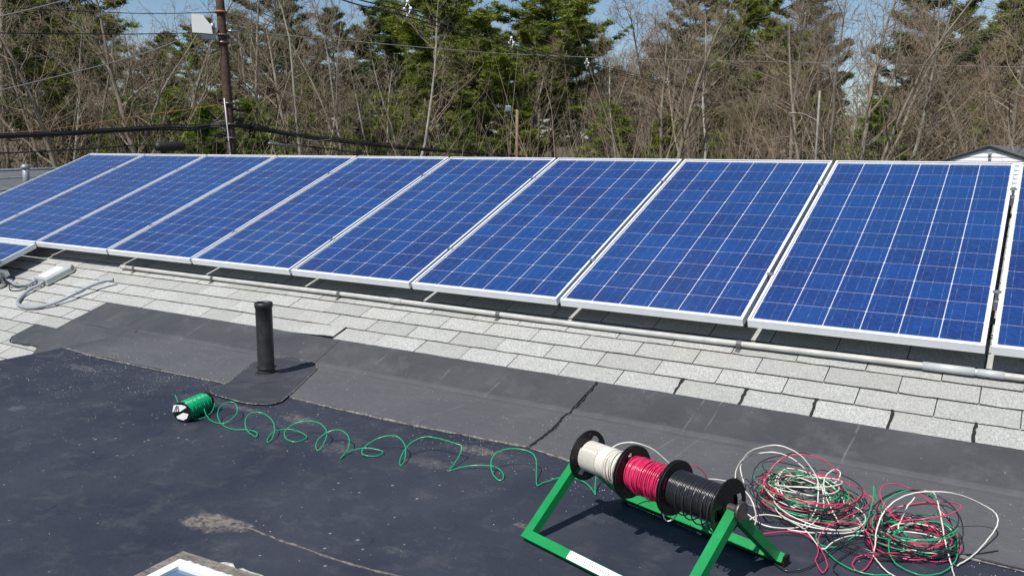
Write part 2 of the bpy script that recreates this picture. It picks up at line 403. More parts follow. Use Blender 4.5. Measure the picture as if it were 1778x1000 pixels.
# ------------------------------------------------------------------ the building: shingled slope, low roof, walls
WS = -.178                                     # shingle surface below the panel tops
ZF = -.424                                     # low roof level
VF = (ZF - WS*CT)/ST                           # where slope and low roof meet
YF = VF*CT - WS*ST
VR = 1.86                                      # ridge
XL = -3.91                                     # left edge of the low roof
def zroof(x, y):
    zs = (y + WS*ST)/CT*ST + WS*CT
    return max(ZF, zs) if x > XL-.004 else zs
mb = MB()
U0, U1 = -8.22, 3.6
VB = -3.1
mb.prism([(U0, VB), (U1, VB), (U1, VR), (U0, VR)], WS-.10, WS-.006, PW)
slope = tag(mb.build('roof_slope', M['deck']), kind='structure')
# far slope of the same roof
rid = PW(0, VR, WS-.006)
mb = MB(); x0, x1 = U0, U1
mb.add([(x0, rid.y+.002, rid.z), (x1, rid.y+.002, rid.z), (x1, rid.y+4.6, rid.z-1.85), (x0, rid.y+4.6, rid.z-1.85), (x0, rid.y+.002, rid.z-.1), (x1, rid.y+.002, rid.z-.1), (x1, rid.y+4.6, rid.z-1.95), (x0, rid.y+4.6, rid.z-1.95)],
       [(0, 1, 2, 3), (7, 6, 5, 4), (0, 4, 5, 1), (1, 5, 6, 2), (2, 6, 7, 3), (3, 7, 4, 0)])
tag(mb.build('rear_roof_slope', M['lowroof']), kind='structure')
# low roof slab
mb = MB(); mb.box((( XL+7)/2, (YF-7)/2, ZF-.15), (7-XL, abs(-7-YF), .30))
flat = tag(mb.build('flat_roof', M['flat']), kind='structure')
mb = MB()
mb.box(((XL+7)/2, (YF-7)/2, (GZ+ZF-.3)/2), (7-XL-.3, abs(-7-YF)-.3, ZF-.302-GZ))
eave = PW(0, VB, WS)
mb.box(((U0+U1)/2, (eave.y+.3+rid.y+4.2)/2, (GZ+rid.z-2.06)/2), (U1-U0-.6, rid.y+4.2-eave.y-.3, rid.z-2.06-GZ))
tag(mb.build('building_walls', M['housewall']), kind='structure')

# shingles: three-tab courses, one object per tab where they can be told apart
TAB, EXP = .3048, .1265
UC0, VC0 = -1.7508, -.431
def tab_mesh(seed, width=TAB):
    r = random.Random(seed); vs = []; n = 4; hw = width/2-.0022
    y0 = 0; y1 = EXP+.012
    top = []
    for i in range(n+1): top.append((-hw+2*hw*i/n, y0+r.uniform(-.0014, .0014), .0102+r.uniform(-.0010, .0016)))
    vs = top + [(x, y1, .0018) for x, _, _ in top] + [(x, y+.0005, .0005) for x, y, _ in top] + [(x, y1, -.002) for x, _, _ in top]
    k = n+1; fs = []
    for i in range(n):
        fs.append((i, i+1, k+i+1, k+i)); fs.append((2*k+i, 2*k+i+1, i+1, i))
    fs.append((0, k, 3*k, 2*k)); fs.append((n, 2*k+n, 3*k+n, k+n))
    return vs, fs
tab_me = []
TABMI = [0, 1]*4+[1, 1]
for s in range(6):
    vs, fs = tab_mesh(s); me = mesh_np('shingle', vs, fs, [M['shingle'], M['edge']], mi=TABMI); tab_me.append(me)
RM = Euler((TILT, 0, 0)).to_matrix().to_4x4()
rs = random.Random(5); rest = MB(); count = 0
for row in range(-18, 19):
    v = VC0+row*EXP
    if v+EXP > VR+.01 or v < VB: continue
    for k in range(-27, 19):
        u = UC0+k*TAB+(TAB/2 if row % 2 == 0 else 0)
        if u < U0+.10 or u > U1-.15: continue
        if row < 0 and u > -4.2:
            # covered by the rubber strips or cut off by the low roof
            if not (u < -4.2): continue
        near = (-6.75 < u < 1.45 and -1 < row < 7) or (-6.75 < u and row < 0 and row > -9)
        dz = rs.uniform(-.0008, .0012); rz = rs.uniform(-.004, .004)
        if near and count < 298:
            o = bpy.data.objects.new('shingle', tab_me[rs.randrange(6)]); COL.objects.link(o); o.parent = slope
            o.location = PW(u, v, WS+dz); o.rotation_euler = (TILT, 0, rz); count += 1
            if row == 0 and abs(u-(-2.36-.15)) < .16:            # the tab whose corner has lifted
                o.rotation_euler = (TILT-.02, -.035, .03); o.location = PW(u, v+.006, WS+.006); o['label'] = 'tab with a lifted corner and dark gap'
        else:
            vs, fs = tab_mesh(rs.randrange(99)); rest.add([PW(u+a, v+b, WS+c+dz) for a, b, c in vs], fs)
o = rest.build('shingle_field', M['shingle'], slope); tag(o, kind='stuff')
# starter edge under course 0 on the right side: tar squeezed into the joints
rt = random.Random(3)
for k in range(10, 23):
    u = UC0+(k-5)*TAB+TAB/2+.0
    u = UC0+(k-5)*TAB
    if k-5 < 5: continue
    mb = MB(); n = 6; L = []; R_ = []
    for i in range(n+1):
        vv = VC0-.004+(EXP+.004)*i/n; wdt = rt.uniform(.0035, .0075); off = rt.uniform(-.003, .003)
        L.append((u+off-wdt, vv)); R_.append((u+off+wdt, vv))
    mb.prism(L[::1][::-1]+R_, WS+.0045, WS+.0125, PW)
    mb.build('tar_joint', M['tar'], slope)

# ------------------------------------------------------------------ rubber strips, cut as sheets and draped over the fold
def sheet(name, poly, material, off, parent, thick=.004, sub=.12, jitter=0.):
    bm = bmesh.new(); vs = [bm.verts.new((x, y, 0)) for x, y in poly]; bm.faces.new(vs)
    if bm.faces[:][0].normal.z < 0: bmesh.ops.reverse_faces(bm, faces=bm.faces[:])
    xs = [p[0] for p in poly]; ys = [p[1] for p in poly]
    cuts = [((0, YF+d, 0), (0, 1, 0)) for d in (-.05, -.02, 0, .02, .05)]
    y = math.ceil(min(ys)/sub)*sub
    while y < max(ys): cuts.append(((0, y+.003, 0), (0, 1, 0))); y += sub
    cuts += [((XL+d, 0, 0), (1, 0, 0)) for d in (-.0045, .001)]
    x = math.ceil(min(xs)/(sub*2))*sub*2
    while x < max(xs): cuts.append(((x+.001, 0, 0), (1, 0, 0))); x += sub*2
    for co, no in cuts: bmesh.ops.bisect_plane(bm, geom=bm.verts[:]+bm.edges[:]+bm.faces[:], plane_co=co, plane_no=no)
    rr = random.Random(len(poly))
    def z(x_, y_):
        zz = zroof(x_, y_)
        d = abs(y_-YF)
        if d < .05: zz += .0025*(1-d/.05)         # rubber bridges the fold
        if y_ > YF or x_ < XL: zz += .0085        # lies over shingle thickness
        return zz
    top = bm.faces[:]
    for v in bm.verts: v.co.z = z(v.co.x, v.co.y)+off+rr.uniform(0, jitter)
    r = bmesh.ops.extrude_face_region(bm, geom=top)
    for e in r['geom']:
        if isinstance(e, bmesh.types.BMVert): e.co.z += thick
    bmesh.ops.recalc_face_normals(bm, faces=bm.faces[:])
    me = bpy.data.meshes.new(name); bm.to_mesh(me); bm.free(); me.materials.append(material)
    return link(name, me, parent)
def SV(u, v): p = PW(u, v, WS); return (p.x, p.y)
YL = -1.095
s1 = [(-4.43, -1.03), (-4.56, SV(0, -1.02)[1]), (-4.86, SV(0, -1.035)[1]), (-4.955, SV(0, -.99)[1]), (-4.925, SV(0, -.81)[1]), (-4.66, SV(0, -.815)[1]),
      (-4.585, SV(0, -.437)[1])]
x = -4.3
while x < -2.30: s1.append((x, SV(0, VC0-.008)[1])); x += .33
s1 += [(-2.30, SV(0, VC0-.008)[1]), (-2.28, -.66)] + [(-2.42, -.90), (-2.40, -1.085)]
rx = random.Random(8)
xx = -2.75
while xx > -3.85: s1.append((xx, YL+rx.uniform(-.012, .012))); xx -= .22
s1 += [(-3.9, -1.10), (-3.97, -1.06)]
s1.reverse()
s1 = s1[::-1]
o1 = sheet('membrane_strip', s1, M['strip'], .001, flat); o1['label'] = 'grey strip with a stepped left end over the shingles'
s2 = [(-2.297, SV(0, VC0-.008)[1])]
xx = -2.0
while xx < -.62: s2.append((xx, SV(0, VC0-.008)[1])); xx += .31
s2 += [(-.62, SV(0, VC0-.008)[1]), (-.650, -.62), (-.60, -.85), (-.575, -1.055)]
xx = -.8
while xx > -1.9: s2.append((xx, YL+.01+rx.uniform(-.012, .012))); xx -= .2
s2 += [(-1.94, -1.085), (-2.1, -.9), (-2.276, -.66)]
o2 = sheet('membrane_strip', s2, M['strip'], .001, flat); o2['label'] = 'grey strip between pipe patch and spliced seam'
s3 = [(-.612, SV(0, VC0-.008)[1])]
xx = -.4
while xx < 3.4: s3.append((xx, SV(0, VC0-.008)[1])); xx += .31
s3 += [(3.5, SV(0, VC0-.008)[1]), (3.5, -1.24)]
xx = 3.2
while xx > -.5: s3.append((xx, YL-.02-max(0, xx)*.035+rx.uniform(-.012, .012))); xx -= .22
s3 += [(-.567, -1.06), (-.592, -.85), (-.642, -.62)]
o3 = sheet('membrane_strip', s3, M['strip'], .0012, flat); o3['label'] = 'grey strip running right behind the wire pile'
pp = []
for p in ((395, 667), (440, 632), (458, 629), (480, 625), (505, 627), (541, 636), (549, 643), (540, 652), (500, 690), (486, 700), (468, 705), (445, 704), (425, 702), (402, 696), (382, 690), (366, 684), (366, 678), (380, 673)):
    q = on_z(p[0], p[1], ZF); pp.append((q.x, q.y))
pp = [(a.x, a.y) for a in spline([(x, y, 0) for x, y in pp], 3, True)]
o4 = sheet('pipe_patch', pp, M['patchrub'], .0055, flat, sub=.1); o4['label'] = 'dark rubber patch around the vent pipe'

def bead(pts, r, material, parent, name='seam_caulk', seed=1, lift=.004):
    rr = random.Random(seed); P = spline([(x, y, 0) for x, y in pts], 10); out = []; rad = []
    for p in P:
        zz = zroof(p.x, p.y)
        if p.y > YF or p.x < XL: zz += .0085
        out.append((p.x+rr.uniform(-.003, .003), p.y+rr.uniform(-.003, .003), zz+lift)); rad.append(r*rr.uniform(.45, 1.5))
    mb = MB(); mb.tube(out, rad, n=6); return mb.build(name, material, parent)
bead([(-4.43, -1.03), (-4.2, -1.045), (-3.97, -1.07), (-3.6, -1.11), (-3.2, -1.115), (-2.8, -1.105), (-2.4, -1.09)], .0045, M['caulk'], flat, seed=1)
bead([(-1.93, -1.09), (-1.6, -1.10), (-1.2, -1.10), (-.9, -1.085), (-.57, -1.062)], .005, M['caulk'], flat, seed=2)
bead([(-.56, -1.07), (-.3, -1.115), (.2, -1.14), (.7, -1.16), (1.3, -1.19), (2.2, -1.22)], .0045, M['caulk'], flat, seed=3)
bead([(-.57, -1.06), (-.595, -.85), (-.60, -.78), (-.645, -.62), (-.62, -.5), (-.615, -.35)], .006, M['tar'], flat, seed=4, lift=.006)
bead([p for p in pp[::4]]+[pp[0]], .0025, M['caulk'], flat, seed=5, lift=.008)
bead([(-.97, -2.19), (-.8, -2.20), (-.5, -2.195), (-.2, -2.16)], .0035, M['caulk_dull'], flat, seed=6, lift=-.0005)
bead([(-4.93, SV(0, -.99)[1]), (-4.86, SV(0, -1.04)[1]), (-4.56, SV(0, -1.03)[1])], .004, M['tar'], flat, seed=7)
# dark lap of the membrane that climbs on to the shingles at the left corner
# raised rings where plates sit under the rubber
rr = random.Random(12)
def lens_mesh(r, h):
    vs = []; fs = []; n = 20; prof = [(0, h*.55), (.35, h*.6), (.62, h), (.8, h*.8), (1.0, .0)]
    vs.append((0, 0, h*.55))
    for q, z in prof[1:]:
        for i in range(n): a = i*2*math.pi/n; vs.append((r*q*math.cos(a), r*q*math.sin(a), z))
    for i in range(n): fs.append((0, 1+i, 1+(i+1) % n))
    for k in range(3):
        for i in range(n): a = 1+k*n+i; b = 1+k*n+(i+1) % n; fs.append((a, a+n, b+n, b))
    return vs, fs
vs, fs = lens_mesh(.032, .0026); me = mesh_np('plate_bump', vs, fs, M['flat'], smooth=True)
for p in ((660, 880), (632, 938), (148, 663), (20, 745), (165, 793), (225, 818), (560, 950), (505, 905), (780, 915), (700, 812), (1092, 975), (80, 880), (455, 560+180), (270, 750), (870, 960), (60, 700)):
    q = on_z(p[0], p[1], ZF); o = link('plate_bump', me, flat, (q.x, q.y, ZF+.0004)); o.rotation_euler.z = rr.uniform(0, 6)

# pale granules and grit shed on to the rubber
rg = np.random.RandomState(4); N = 5200
N = 9000; gx = rg.uniform(-3.88, 3.0, N*6); gy = rg.uniform(-3.3, -.42, N*6)
seam = np.exp(-((gy+1.16)/.13)**2); fold = .75*np.exp(-((gy+.68)/.28)**2)
blob = np.zeros_like(gx)
for bx, by, br, ba in ((-3.5, -1.22, .3, 1.2), (-2.9, -1.3, .4, .9), (-2.5, -1.22, .3, .7), (-3.0, -1.6, .6, .25), (-3.3, -1.25, .35, .8), (-.75, -1.18, .28, 1.5), (-1.65, -1.28, .14, 1.2), (.1, -1.22, .3, .9), (1.15, -1.2, .25, 1.0), (-.25, -1.3, .2, .8), (1.3, -.75, .3, .5), (-2.1, -1.25, .2, .6), (-1.3, -1.5, .15, .5)):
    blob += ba*np.exp(-(((gx-bx)/br)**2+((gy-by)/(br*.6))**2))
p = .03+.24*seam+fold*.25+blob*.55
p = p*np.array([.35+1.3*abs(math.sin(a*7.3+b*5)*math.sin(a*3.1-b*9)) for a, b in zip(gx, gy)])
keep = rg.uniform(0, 1, N*6) < p*.62
gx, gy = gx[keep], gy[keep]; N = len(gx)
gz = np.array([zroof(a, b)+(.006 if b > -1.09 else 0)+(.006 if b > YF else 0) for a, b in zip(gx, gy)])
ok = np.ones(N, bool)
sz = rg.uniform(.0007, .0019, N)*rg.choice([.8, 1, 1.5], N, p=[.5, .42, .08])
base = np.array([[1, 0, 0], [-.5, .87, 0], [-.5, -.87, 0], [0, 0, .9]])
ang = rg.uniform(0, 6.28, N); ca, sa = np.cos(ang), np.sin(ang)
V = np.zeros((N, 4, 3))
for i in range(4):
    bx, by, bz = base[i]; V[:, i, 0] = gx+sz*(bx*ca-by*sa); V[:, i, 1] = gy+sz*(bx*sa+by*ca); V[:, i, 2] = gz+sz*bz
F = np.array([[0, 1, 3], [1, 2, 3], [2, 0, 3]]); F = (F[None]+4*np.arange(N)[:, None, None]).reshape(-1, 3)
me = mesh_np('roof_granules', V.reshape(-1, 3), F, M['chip'])
tag(link('roof_granules', me), 'pale granules washed off the shingles and scattered over the dark rubber roof', 'grit', kind='stuff')

# ------------------------------------------------------------------ solar panels
PL, PWD, PT = 1.956, .992, .040
PITCH = .99+.02502
LIP = .011
def frame_mesh():
    mb = MB()
    # extruded section: top lip, outer wall with two grooves, bottom flange (outer side at 0, inward positive)
    sec = [(.0, 0), (LIP, 0), (LIP, -.0015), (.0022, -.0015), (.0022, -.037), (.025, -.037), (.025, -PT), (0, -PT),
           (0, -.0275), (.0012, -.0270), (.0012, -.0255), (0, -.0250), (0, -.0155), (.0012, -.0150), (.0012, -.0135), (0, -.0130)]
    n = len(sec); cor = [(0, 0, 1, 1), (PWD, 0, -1, 1), (PWD, PL, -1, -1), (0, PL, 1, -1)]
    vs = []
    for (x, y, sx_, sy_) in cor:
        for a, h in sec: vs.append((x+sx_*a, y+sy_*a, h))
    fs = []
    for k in range(4):
        k2 = (k+1) % 4
        for i in range(n):
            j = (i+1) % n; fs.append((k*n+i, k*n+j, k2*n+j, k2*n+i)[::-1])
    mb.add(vs, fs)
    me = mesh_np('frame', mb.v, mb.f, M['alu'])
    bm = bmesh.new(); bm.from_mesh(me); bmesh.ops.recalc_face_normals(bm, faces=bm.faces[:]); bm.to_mesh(me); bm.free()
    return me
FR = frame_mesh()
vs = [(.0023, .0023, -.0085), (PWD-.0023, .0023, -.0085), (PWD-.0023, PL-.0023, -.0085), (.0023, PL-.0023, -.0085)]
mb = MB(); mb.box((PWD/2, PL/2, -.0080), (PWD-.006, PL-.006, .002)); BS = mesh_np('backsheet', mb.v, mb.f, M['backsheet'])
mb = MB(); mb.box((PWD/2, PL/2, -.0030), (PWD-.0058, PL-.0058, .0014)); GLS = mesh_np('glass_pane', [v for v in mb.v if v[2] > -.003], [(0, 1, 2, 3)], M['glass'])
CS = .156; h = CS/2; cc = .004
vs = [(-h+cc, -h, 0), (h-cc, -h, 0), (h, -h+cc, 0), (h, h-cc, 0), (h-cc, h, 0), (-h+cc, h, 0), (-h, h-cc, 0), (-h, -h+cc, 0)]
vs = [(a, b, .0004) for a, b, _ in vs]+[(a, b, 0) for a, b, _ in vs]
CELL = mesh_np('solar_cell', vs, [tuple(range(8))]+[(i, i+8, (i+1) % 8+8, (i+1) % 8) for i in range(8)], M['cell'])
mb = MB(); mb.box((0, 0, 0), (.84, .0035, .0003)); RIB = mesh_np('ribbon', mb.v, mb.f, M['galv'])
GX, GY = .0036, .0021
ORD = ['tenth', 'ninth', 'eighth', 'seventh', 'sixth', 'fifth', 'fourth', 'third', 'second', 'first']
PLAB = {10: 'framed blue solar panel cut off by the right edge of the picture',
        9: 'whole blue solar panel nearest the camera, in front of the white gable',
        8: 'blue solar panel just left of the nearest whole panel',
        7: 'blue solar panel behind the white spool, third whole one from the right',
        6: 'blue solar panel right below the short brown lamp pole',
        5: 'fifth blue solar panel from the left in the upper row',
        4: 'blue solar panel above the black vent pipe, fourth from the left',
        3: 'blue solar panel with the left end of the conduit under it',
        2: 'second blue solar panel from the left in the upper row',
        1: 'leftmost blue solar panel of the upper row, next to the neighbouring roof',
        0: 'lower row blue solar panel showing only its corner at the left'}
PGROUP = 'solar panels in rows on the shingled roof'
rc = random.Random(21)
def make_panel(k, u, v):
    t0 = thing('solar_panel', PLAB[k], 'solar panel', PW(u, v, 0), (TILT, 0, 0), PGROUP)
    link('frame', FR, t0); link('backsheet', BS, t0); link('glass_pane', GLS, t0)
    x0 = (PWD-6*CS-5*GX)/2+CS/2; y0 = (PL-12*CS-11*GY)/2+CS/2
    for i in range(6):
        for j in range(12):
            link('solar_cell', CELL, t0, (x0+i*(CS+GX), y0+j*(CS+GY), -.0069))
    link('ribbon', RIB, t0, (PWD/2-.03, .0155, -.0067))
    return t0
for k in range(1, 11): make_panel(k, (k-9)*PITCH, 0.0)
make_panel(0, -6.07-PWD, -.022-PL)

# mounting rails under the panels, clamps between them
def rail(u0, u1, v, label):
    t0 = thing('mounting_rail', label, 'rail', PW(u0, v, -.085), (TILT, 0, 0), 'aluminium rails under the panels')
    mb = MB(); L = u1-u0
    sec = [(-.019, 0), (.019, 0), (.019, .044), (.006, .044), (.006, .036), (-.006, .036), (-.006, .044), (-.019, .044)]
    n = len(sec); mb.add([(0, a, b) for a, b in sec]+[(L, a, b) for a, b in sec], [tuple(range(n)), tuple(range(n, 2*n))[::-1]]+[(i, n+i, n+(i+1) % n, (i+1) % n) for i in range(n)])
    mb.build('rail_bar', M['alu_rail'], t0)
    fm = MB(); fm.box((0, -.026, -.030), (.04, .006, .085)); fm.box((0, -.048, -.0735), (.04, .05, .006)); fm.cyl((0, -.024, 0.0), (0, -.036, 0), .007, 6); fm.cyl((0, -.052, -.071), (0, -.052, -.062), .008, 6)
    me = None; x = .10
    while x < L:
        if me is None: ob = fm.build('foot_bracket', M['alu_rail'], t0); ob.location = (x, 0, 0); me = ob.data
        else: link('foot_bracket', me, t0, (x, 0, 0))
        x += 1.22
rail(-8.25, 2.4, .445, 'lower aluminium rail carrying the upper row of panels, seen in the gaps')
rail(-8.25, 2.4, 1.57, 'upper aluminium rail under the top ends of the panels')
rail(-7.3, -5.90, -.41, 'short rail end with foot bracket sticking out below the lower row panel')
cl = MB(); cl.box((0, 0, .0022), (.036, .024, .003)); cl.box((0, 0, -.02), (.012, .022, .042)); cl.cyl((0, 0, .0037), (0, 0, .009), .006, 6); cl.cyl((0, 0, .009), (0, 0, .012), .003, 8)
cme = mesh_np('mid_clamp', cl.v, cl.f, M['alu_rail'])
near = ['nearest panel and the cut-off one at the right', 'nearest panel and the one left of it', 'second and third whole panels from the right', 'third and fourth whole panels from the right', 'fifth and sixth panels from the left',
        'fourth and fifth panels from the left', 'third and fourth panels from the left', 'second and third panels from the left', 'two leftmost panels']
for i, k in enumerate(range(9, 0, -1)):
    for vv, nm in ((.445, 'lower'), (1.57, 'upper')):
        o = link('panel_clamp', cme, None, PW((k-9)*PITCH+PWD+.0115, vv, 0)); o.rotation_euler = (TILT, 0, 0)
        tag(o, '%s metal clamp between the %s' % (nm, near[i]), 'clamp', 'clamps between the solar panels')

# dark module cables hanging in the gaps
mb = MB(); pts = []
for i in range(60):
    u = -8+i*.18; pts.append(PW(u, .30+.03*math.sin(i*1.1), -.11+.02*math.sin(i*.7)))
mb.tube(spline(pts, 4), .0035, 5); tag(mb.build('module_cable', M['cable']), 'thin black cable slung under the row of panels', 'cable')

# ------------------------------------------------------------------ conduit along the panels
cond = thing('conduit', 'long pale grey pipe strapped to the shingles below the panel row', 'conduit', PW(-5.0, .006, WS+.026))
def cpt(u): return PW(u, .006+.004*math.sin(u*1.3), WS+.030+.003*math.sin(u*2.1))-PW(-5.0, .006, WS+.026)
mb = MB(); mb.tube([cpt(-4.985+i*.2) for i in range(35)], .0145, 14); mb.build('pipe', M['pvc'], cond)
for u, L, r, mt in ((-4.96, .07, .0175, 'pvc'), (-2.20, .10, .0175, 'pvc'), (.86, .20, .0185, 'pvc_new'), (1.02, .10, .0168, 'pvc_new')):
    mb = MB(); mb.tube([cpt(u-L/2), cpt(u+L/2)], r, 16); mb.build('coupling', M[mt], cond)
for u in (-4.83, -3.914, -2.674, -1.444, -.051, 1.155, 1.9):
    mb = MB()
    def sp(a, rad): 
        return PW(u, .006+.004*math.sin(u*1.3)+rad*math.cos(a), WS+.030+.003*math.sin(u*2.1)+rad*math.sin(a))-PW(-5, .006, WS+.026)
    vs = []; fs = []
    A = [math.radians(-80+i*20) for i in range(18)]
    for du in (-.012, .012):
        d = PW(du, 0, 0)
        for rad in (.0150, .0185): vs += [sp(a, rad)+d for a in A]
    n = len(A)
    for i in range(n-1): fs += [(n+i, n+i+1, 3*n+i+1, 3*n+i), (i, i+1, n+i+1, n+i), (2*n+i, 3*n+i, 3*n+i+1, 2*n+i+1)]
    mb.add(vs, fs)
    b0 = PW(u, .006-.030, WS+.009)-PW(-5, .006, WS+.026)
    mb.box(b0, (.024, .028, .004), Euler((TILT, 0, 0)).to_matrix()); mb.box(PW(u, .006-.0185, WS+.019)-PW(-5, .006, WS+.026), (.024, .004, .024), Euler((TILT, 0, 0)).to_matrix())
    mb.build('strap', M['strapm'], cond)

# ------------------------------------------------------------------ grey junction box and loose flexible conduit at the left
jb = thing('junction_box', 'flat grey electrical box with a white sticker lying on the shingles', 'junction box', PW(-5.585, -.205, WS+.012), (TILT, 0, math.radians(-6)))
mb = MB(); out_ = [(-.125, -.13), (.115, -.13), (.115, .085), (.055, .135), (-.07, .135), (-.125, .10)]
def inset(pl, s): return [(a*s, b*s) for a, b in pl]
n = 6; ring = [[(a, b, 0) for a, b in inset(out_, 1.05)], [(a, b, .006) for a, b in inset(out_, 1.05)], [(a, b, .006) for a, b in out_], [(a, b, .040) for a, b in inset(out_, .97)], [(a, b, .047) for a, b in inset(out_, .92)]]
vs = [p for r_ in ring for p in r_]; fs = [tuple(range(n))[::-1], tuple(range(4*n, 5*n))]
for k in range(4):
    for i in range(n): fs.append((k*n+i, k*n+(i+1) % n, (k+1)*n+(i+1) % n, (k+1)*n+i))
mb.add(vs, fs); mb.build('enclosure', M['boxgrey'], jb)
mb = MB(); mb.box((-.015, -.02, .0475), (.12, .16, .0012)); mb.build('sticker', M['white'], jb)
for sx_ in (-.075, .06):
    mb = MB(); mb.cyl((sx_, -.128, .022), (sx_, -.165, .022), .015, 12); mb.cyl((sx_, -.163, .022), (sx_, -.175, .022), .018, 8); mb.build('gland', M['flexgrey'], jb)
fx = [(-5.53, -.375), (-5.545, -.45), (-5.53, -.54), (-5.44, -.635), (-5.30, -.665), (-5.16, -.645), (-5.03, -.56), (-4.95, -.43), (-4.90, -.33), (-4.85, -.25), (-4.80, -.205)]
hh = [.025, .03, .02, .02, .02, .022, .03, .045, .055, .055, .045]
pts = spline([PW(u, v, WS+h_+.006) for (u, v), h_ in zip(fx, hh)], 8)
t0 = thing('flexible_conduit', 'grey flexible conduit curling out of the box with its open end on the shingles', 'conduit', pts[0])
mb = MB(); mb.tube([p-pts[0] for p in pts], .0135, 12, caps=False); mb.build('hose', M['flexgrey'], t0)
mb = MB(); i0 = int(len(pts)*.70); mb.tube([p-pts[0] for p in pts[i0:i0+5]], .0165, 12); mb.build('coupling', M['flexgrey'], t0)
mb = MB(); mb.cyl(pts[-1]-pts[0]+(pts[-2]-pts[-1])*.1, pts[-1]-pts[0]-(pts[-2]-pts[-1])*.02, .0105, 12); mb.build('open_end', M['tar'], t0)
pts = spline([PW(-5.665, -.37, WS+.03), PW(-5.72, -.405, WS+.030), PW(-5.80, -.425, WS+.034), PW(-5.88, -.42, WS+.055), PW(-5.95, -.41, WS+.075)], 6)
mb = MB(); mb.tube(pts, .012, 10); tag(mb.build('flexible_conduit', M['flexgrey']), 'short grey conduit running from the box to the rail end', 'conduit')
pts = spline([PW(-6.02, -.46, WS+.10), PW(-6.01, -.44, WS+.15), PW(-6.03, -.38, WS+.175), PW(-6.10, -.32, WS+.17)], 6)
mb = MB(); mb.tube(pts, .012, 10); tag(mb.build('flexible_conduit', M['flexgrey']), 'grey conduit elbow above the rail end at the left edge', 'conduit')
pts = spline([PW(-5.66, -.39, WS+.02), PW(-5.70, -.46, WS+.012), PW(-5.82, -.48, WS+.012), PW(-5.90, -.43, WS+.03)], 6)
mb = MB(); mb.tube(pts, .004, 6); tag(mb.build('loose_cable', M['cable']), 'thin black cable between the box and the rail end', 'cable')

# ------------------------------------------------------------------ vent pipe
vp = thing('vent_pipe', 'black vent pipe standing on its rubber patch with shadow beside it', 'pipe', (-2.329, -.879, ZF+.006))
mb = MB(); H = .405; prof = [(.047, 0), (.048, .02), (.044, .035), (.044, .30), (.0440, H-.03), (.0475, H-.026), (.0485, H-.012), (.047, H), (.040, H), (.0385, H-.012), (.0385, H-.25), (0.001, H-.25)]
n = 32; vs = []; fs = []
for r_, z_ in prof:
    for i in range(n): a = i*2*math.pi/n; vs.append((r_*math.cos(a), r_*math.sin(a), z_))
for k in range(len(prof)-1):
    for i in range(n): a = k*n+i; b = k*n+(i+1) % n; fs.append((a, b, b+n, a+n))
mb.add(vs, fs, True); mb.build('pipe', M['pipe'], vp)
mb = MB(); rr = random.Random(2)
mb.tube([(.0490*math.cos(a), .0490*math.sin(a), .052+rr.uniform(-.002, .002)) for a in [i*2*math.pi/28 for i in range(29)]], [.0028*rr.uniform(.5, 1.4) for _ in range(29)], 5); 
mb.tube([(.0500*math.cos(a), .0500*math.sin(a), .014+rr.uniform(-.003, .003)) for a in [i*2*math.pi/28 for i in range(29)]], [.006*rr.uniform(.7, 1.3) for _ in range(29)], 6); mb.build('collar_seal', M['pipe'], vp)
mb = MB(); prof = [(.052, .004), (.056, .020), (.07, .008), (.10, .0035), (.15, .0005)]
vs = []; fs = []
for r_, z_ in prof:
    for i in range(n): a = i*2*math.pi/n; vs.append((r_*math.cos(a), r_*math.sin(a), z_+.004))
for k in range(len(prof)-1):
    for i in range(n): a = k*n+i; b = k*n+(i+1) % n; fs.append((a, a+n, b+n, b))
mb.add(vs, fs, True); mb.build('boot', M['patchrub'], vp)

# ------------------------------------------------------------------ skylight at the bottom edge
sk = thing('skylight', 'white framed skylight corner with old rubber curb at the bottom edge', 'skylight', (0, 0, 0))
zk = ZF+.10
c0 = on_z(311, 982, zk); c1 = on_z(272, 1010, zk); c2 = on_z(372, 1008, zk)
SA = math.radians(3.5); d2 = Vector((math.cos(SA), math.sin(SA), 0)); d1 = Vector((math.sin(SA), -math.cos(SA), 0))
def kq(a, b, z): return Vector((c0.x+d1.x*a+d2.x*b, c0.y+d1.y*a+d2.y*b, z))
LA, LB = .62, .62
def band(mb, o0, o1, z0, z1, z0b=None):
    z0b = z0 if z0b is None else z0b
    A = [(-o0, -o0), (LA+o0, -o0), (LA+o0, LB+o0), (-o0, LB+o0)]; B = [(-o1, -o1), (LA+o1, -o1), (LA+o1, LB+o1), (-o1, LB+o1)]
    vs = [kq(a, b, z0) for a, b in A]+[kq(a, b, z1) for a, b in B]; mb.add(vs, [(i, (i+1) % 4, 4+(i+1) % 4, 4+i) for i in range(4)])
mb = MB(); band(mb, .150, .118, ZF+.001, ZF+.03); band(mb, .118, .098, ZF+.03, zk-.030); band(mb, .098, .085, zk-.030, zk-.014); band(mb, .085, .0, zk-.014, zk-.010); mb.build('curb', M['curb'], sk)
mb = MB(); band(mb, .022, .022, zk-.011, zk+.006); band(mb, .022, -.014, zk+.006, zk+.010); band(mb, -.014, -.014, zk+.010, zk-.004); mb.build('frame', M['skyframe'], sk)
mb = MB(); mb.add([kq(.012, .012, zk), kq(LA-.012, .012, zk), kq(LA-.012, LB-.012, zk), kq(.012, LB-.012, zk)], [(0, 1, 2, 3)]); mb.build('pane', M['skyglass'], sk)
mb = MB(); rr = random.Random(9)
mb.tube([kq(-.092+rr.uniform(-.004, .004), .05+i*.022, zk-.020+rr.uniform(-.003, .003)) for i in range(20)], [rr.uniform(.001, .009) for _ in range(20)], 6)
mb.tube([kq(-.024+rr.uniform(-.003, .003), .0+i*.012, zk+.003) for i in range(40)], [rr.uniform(.001, .006) for _ in range(40)], 5); mb.build('peeling_edge', M['peel'], sk)

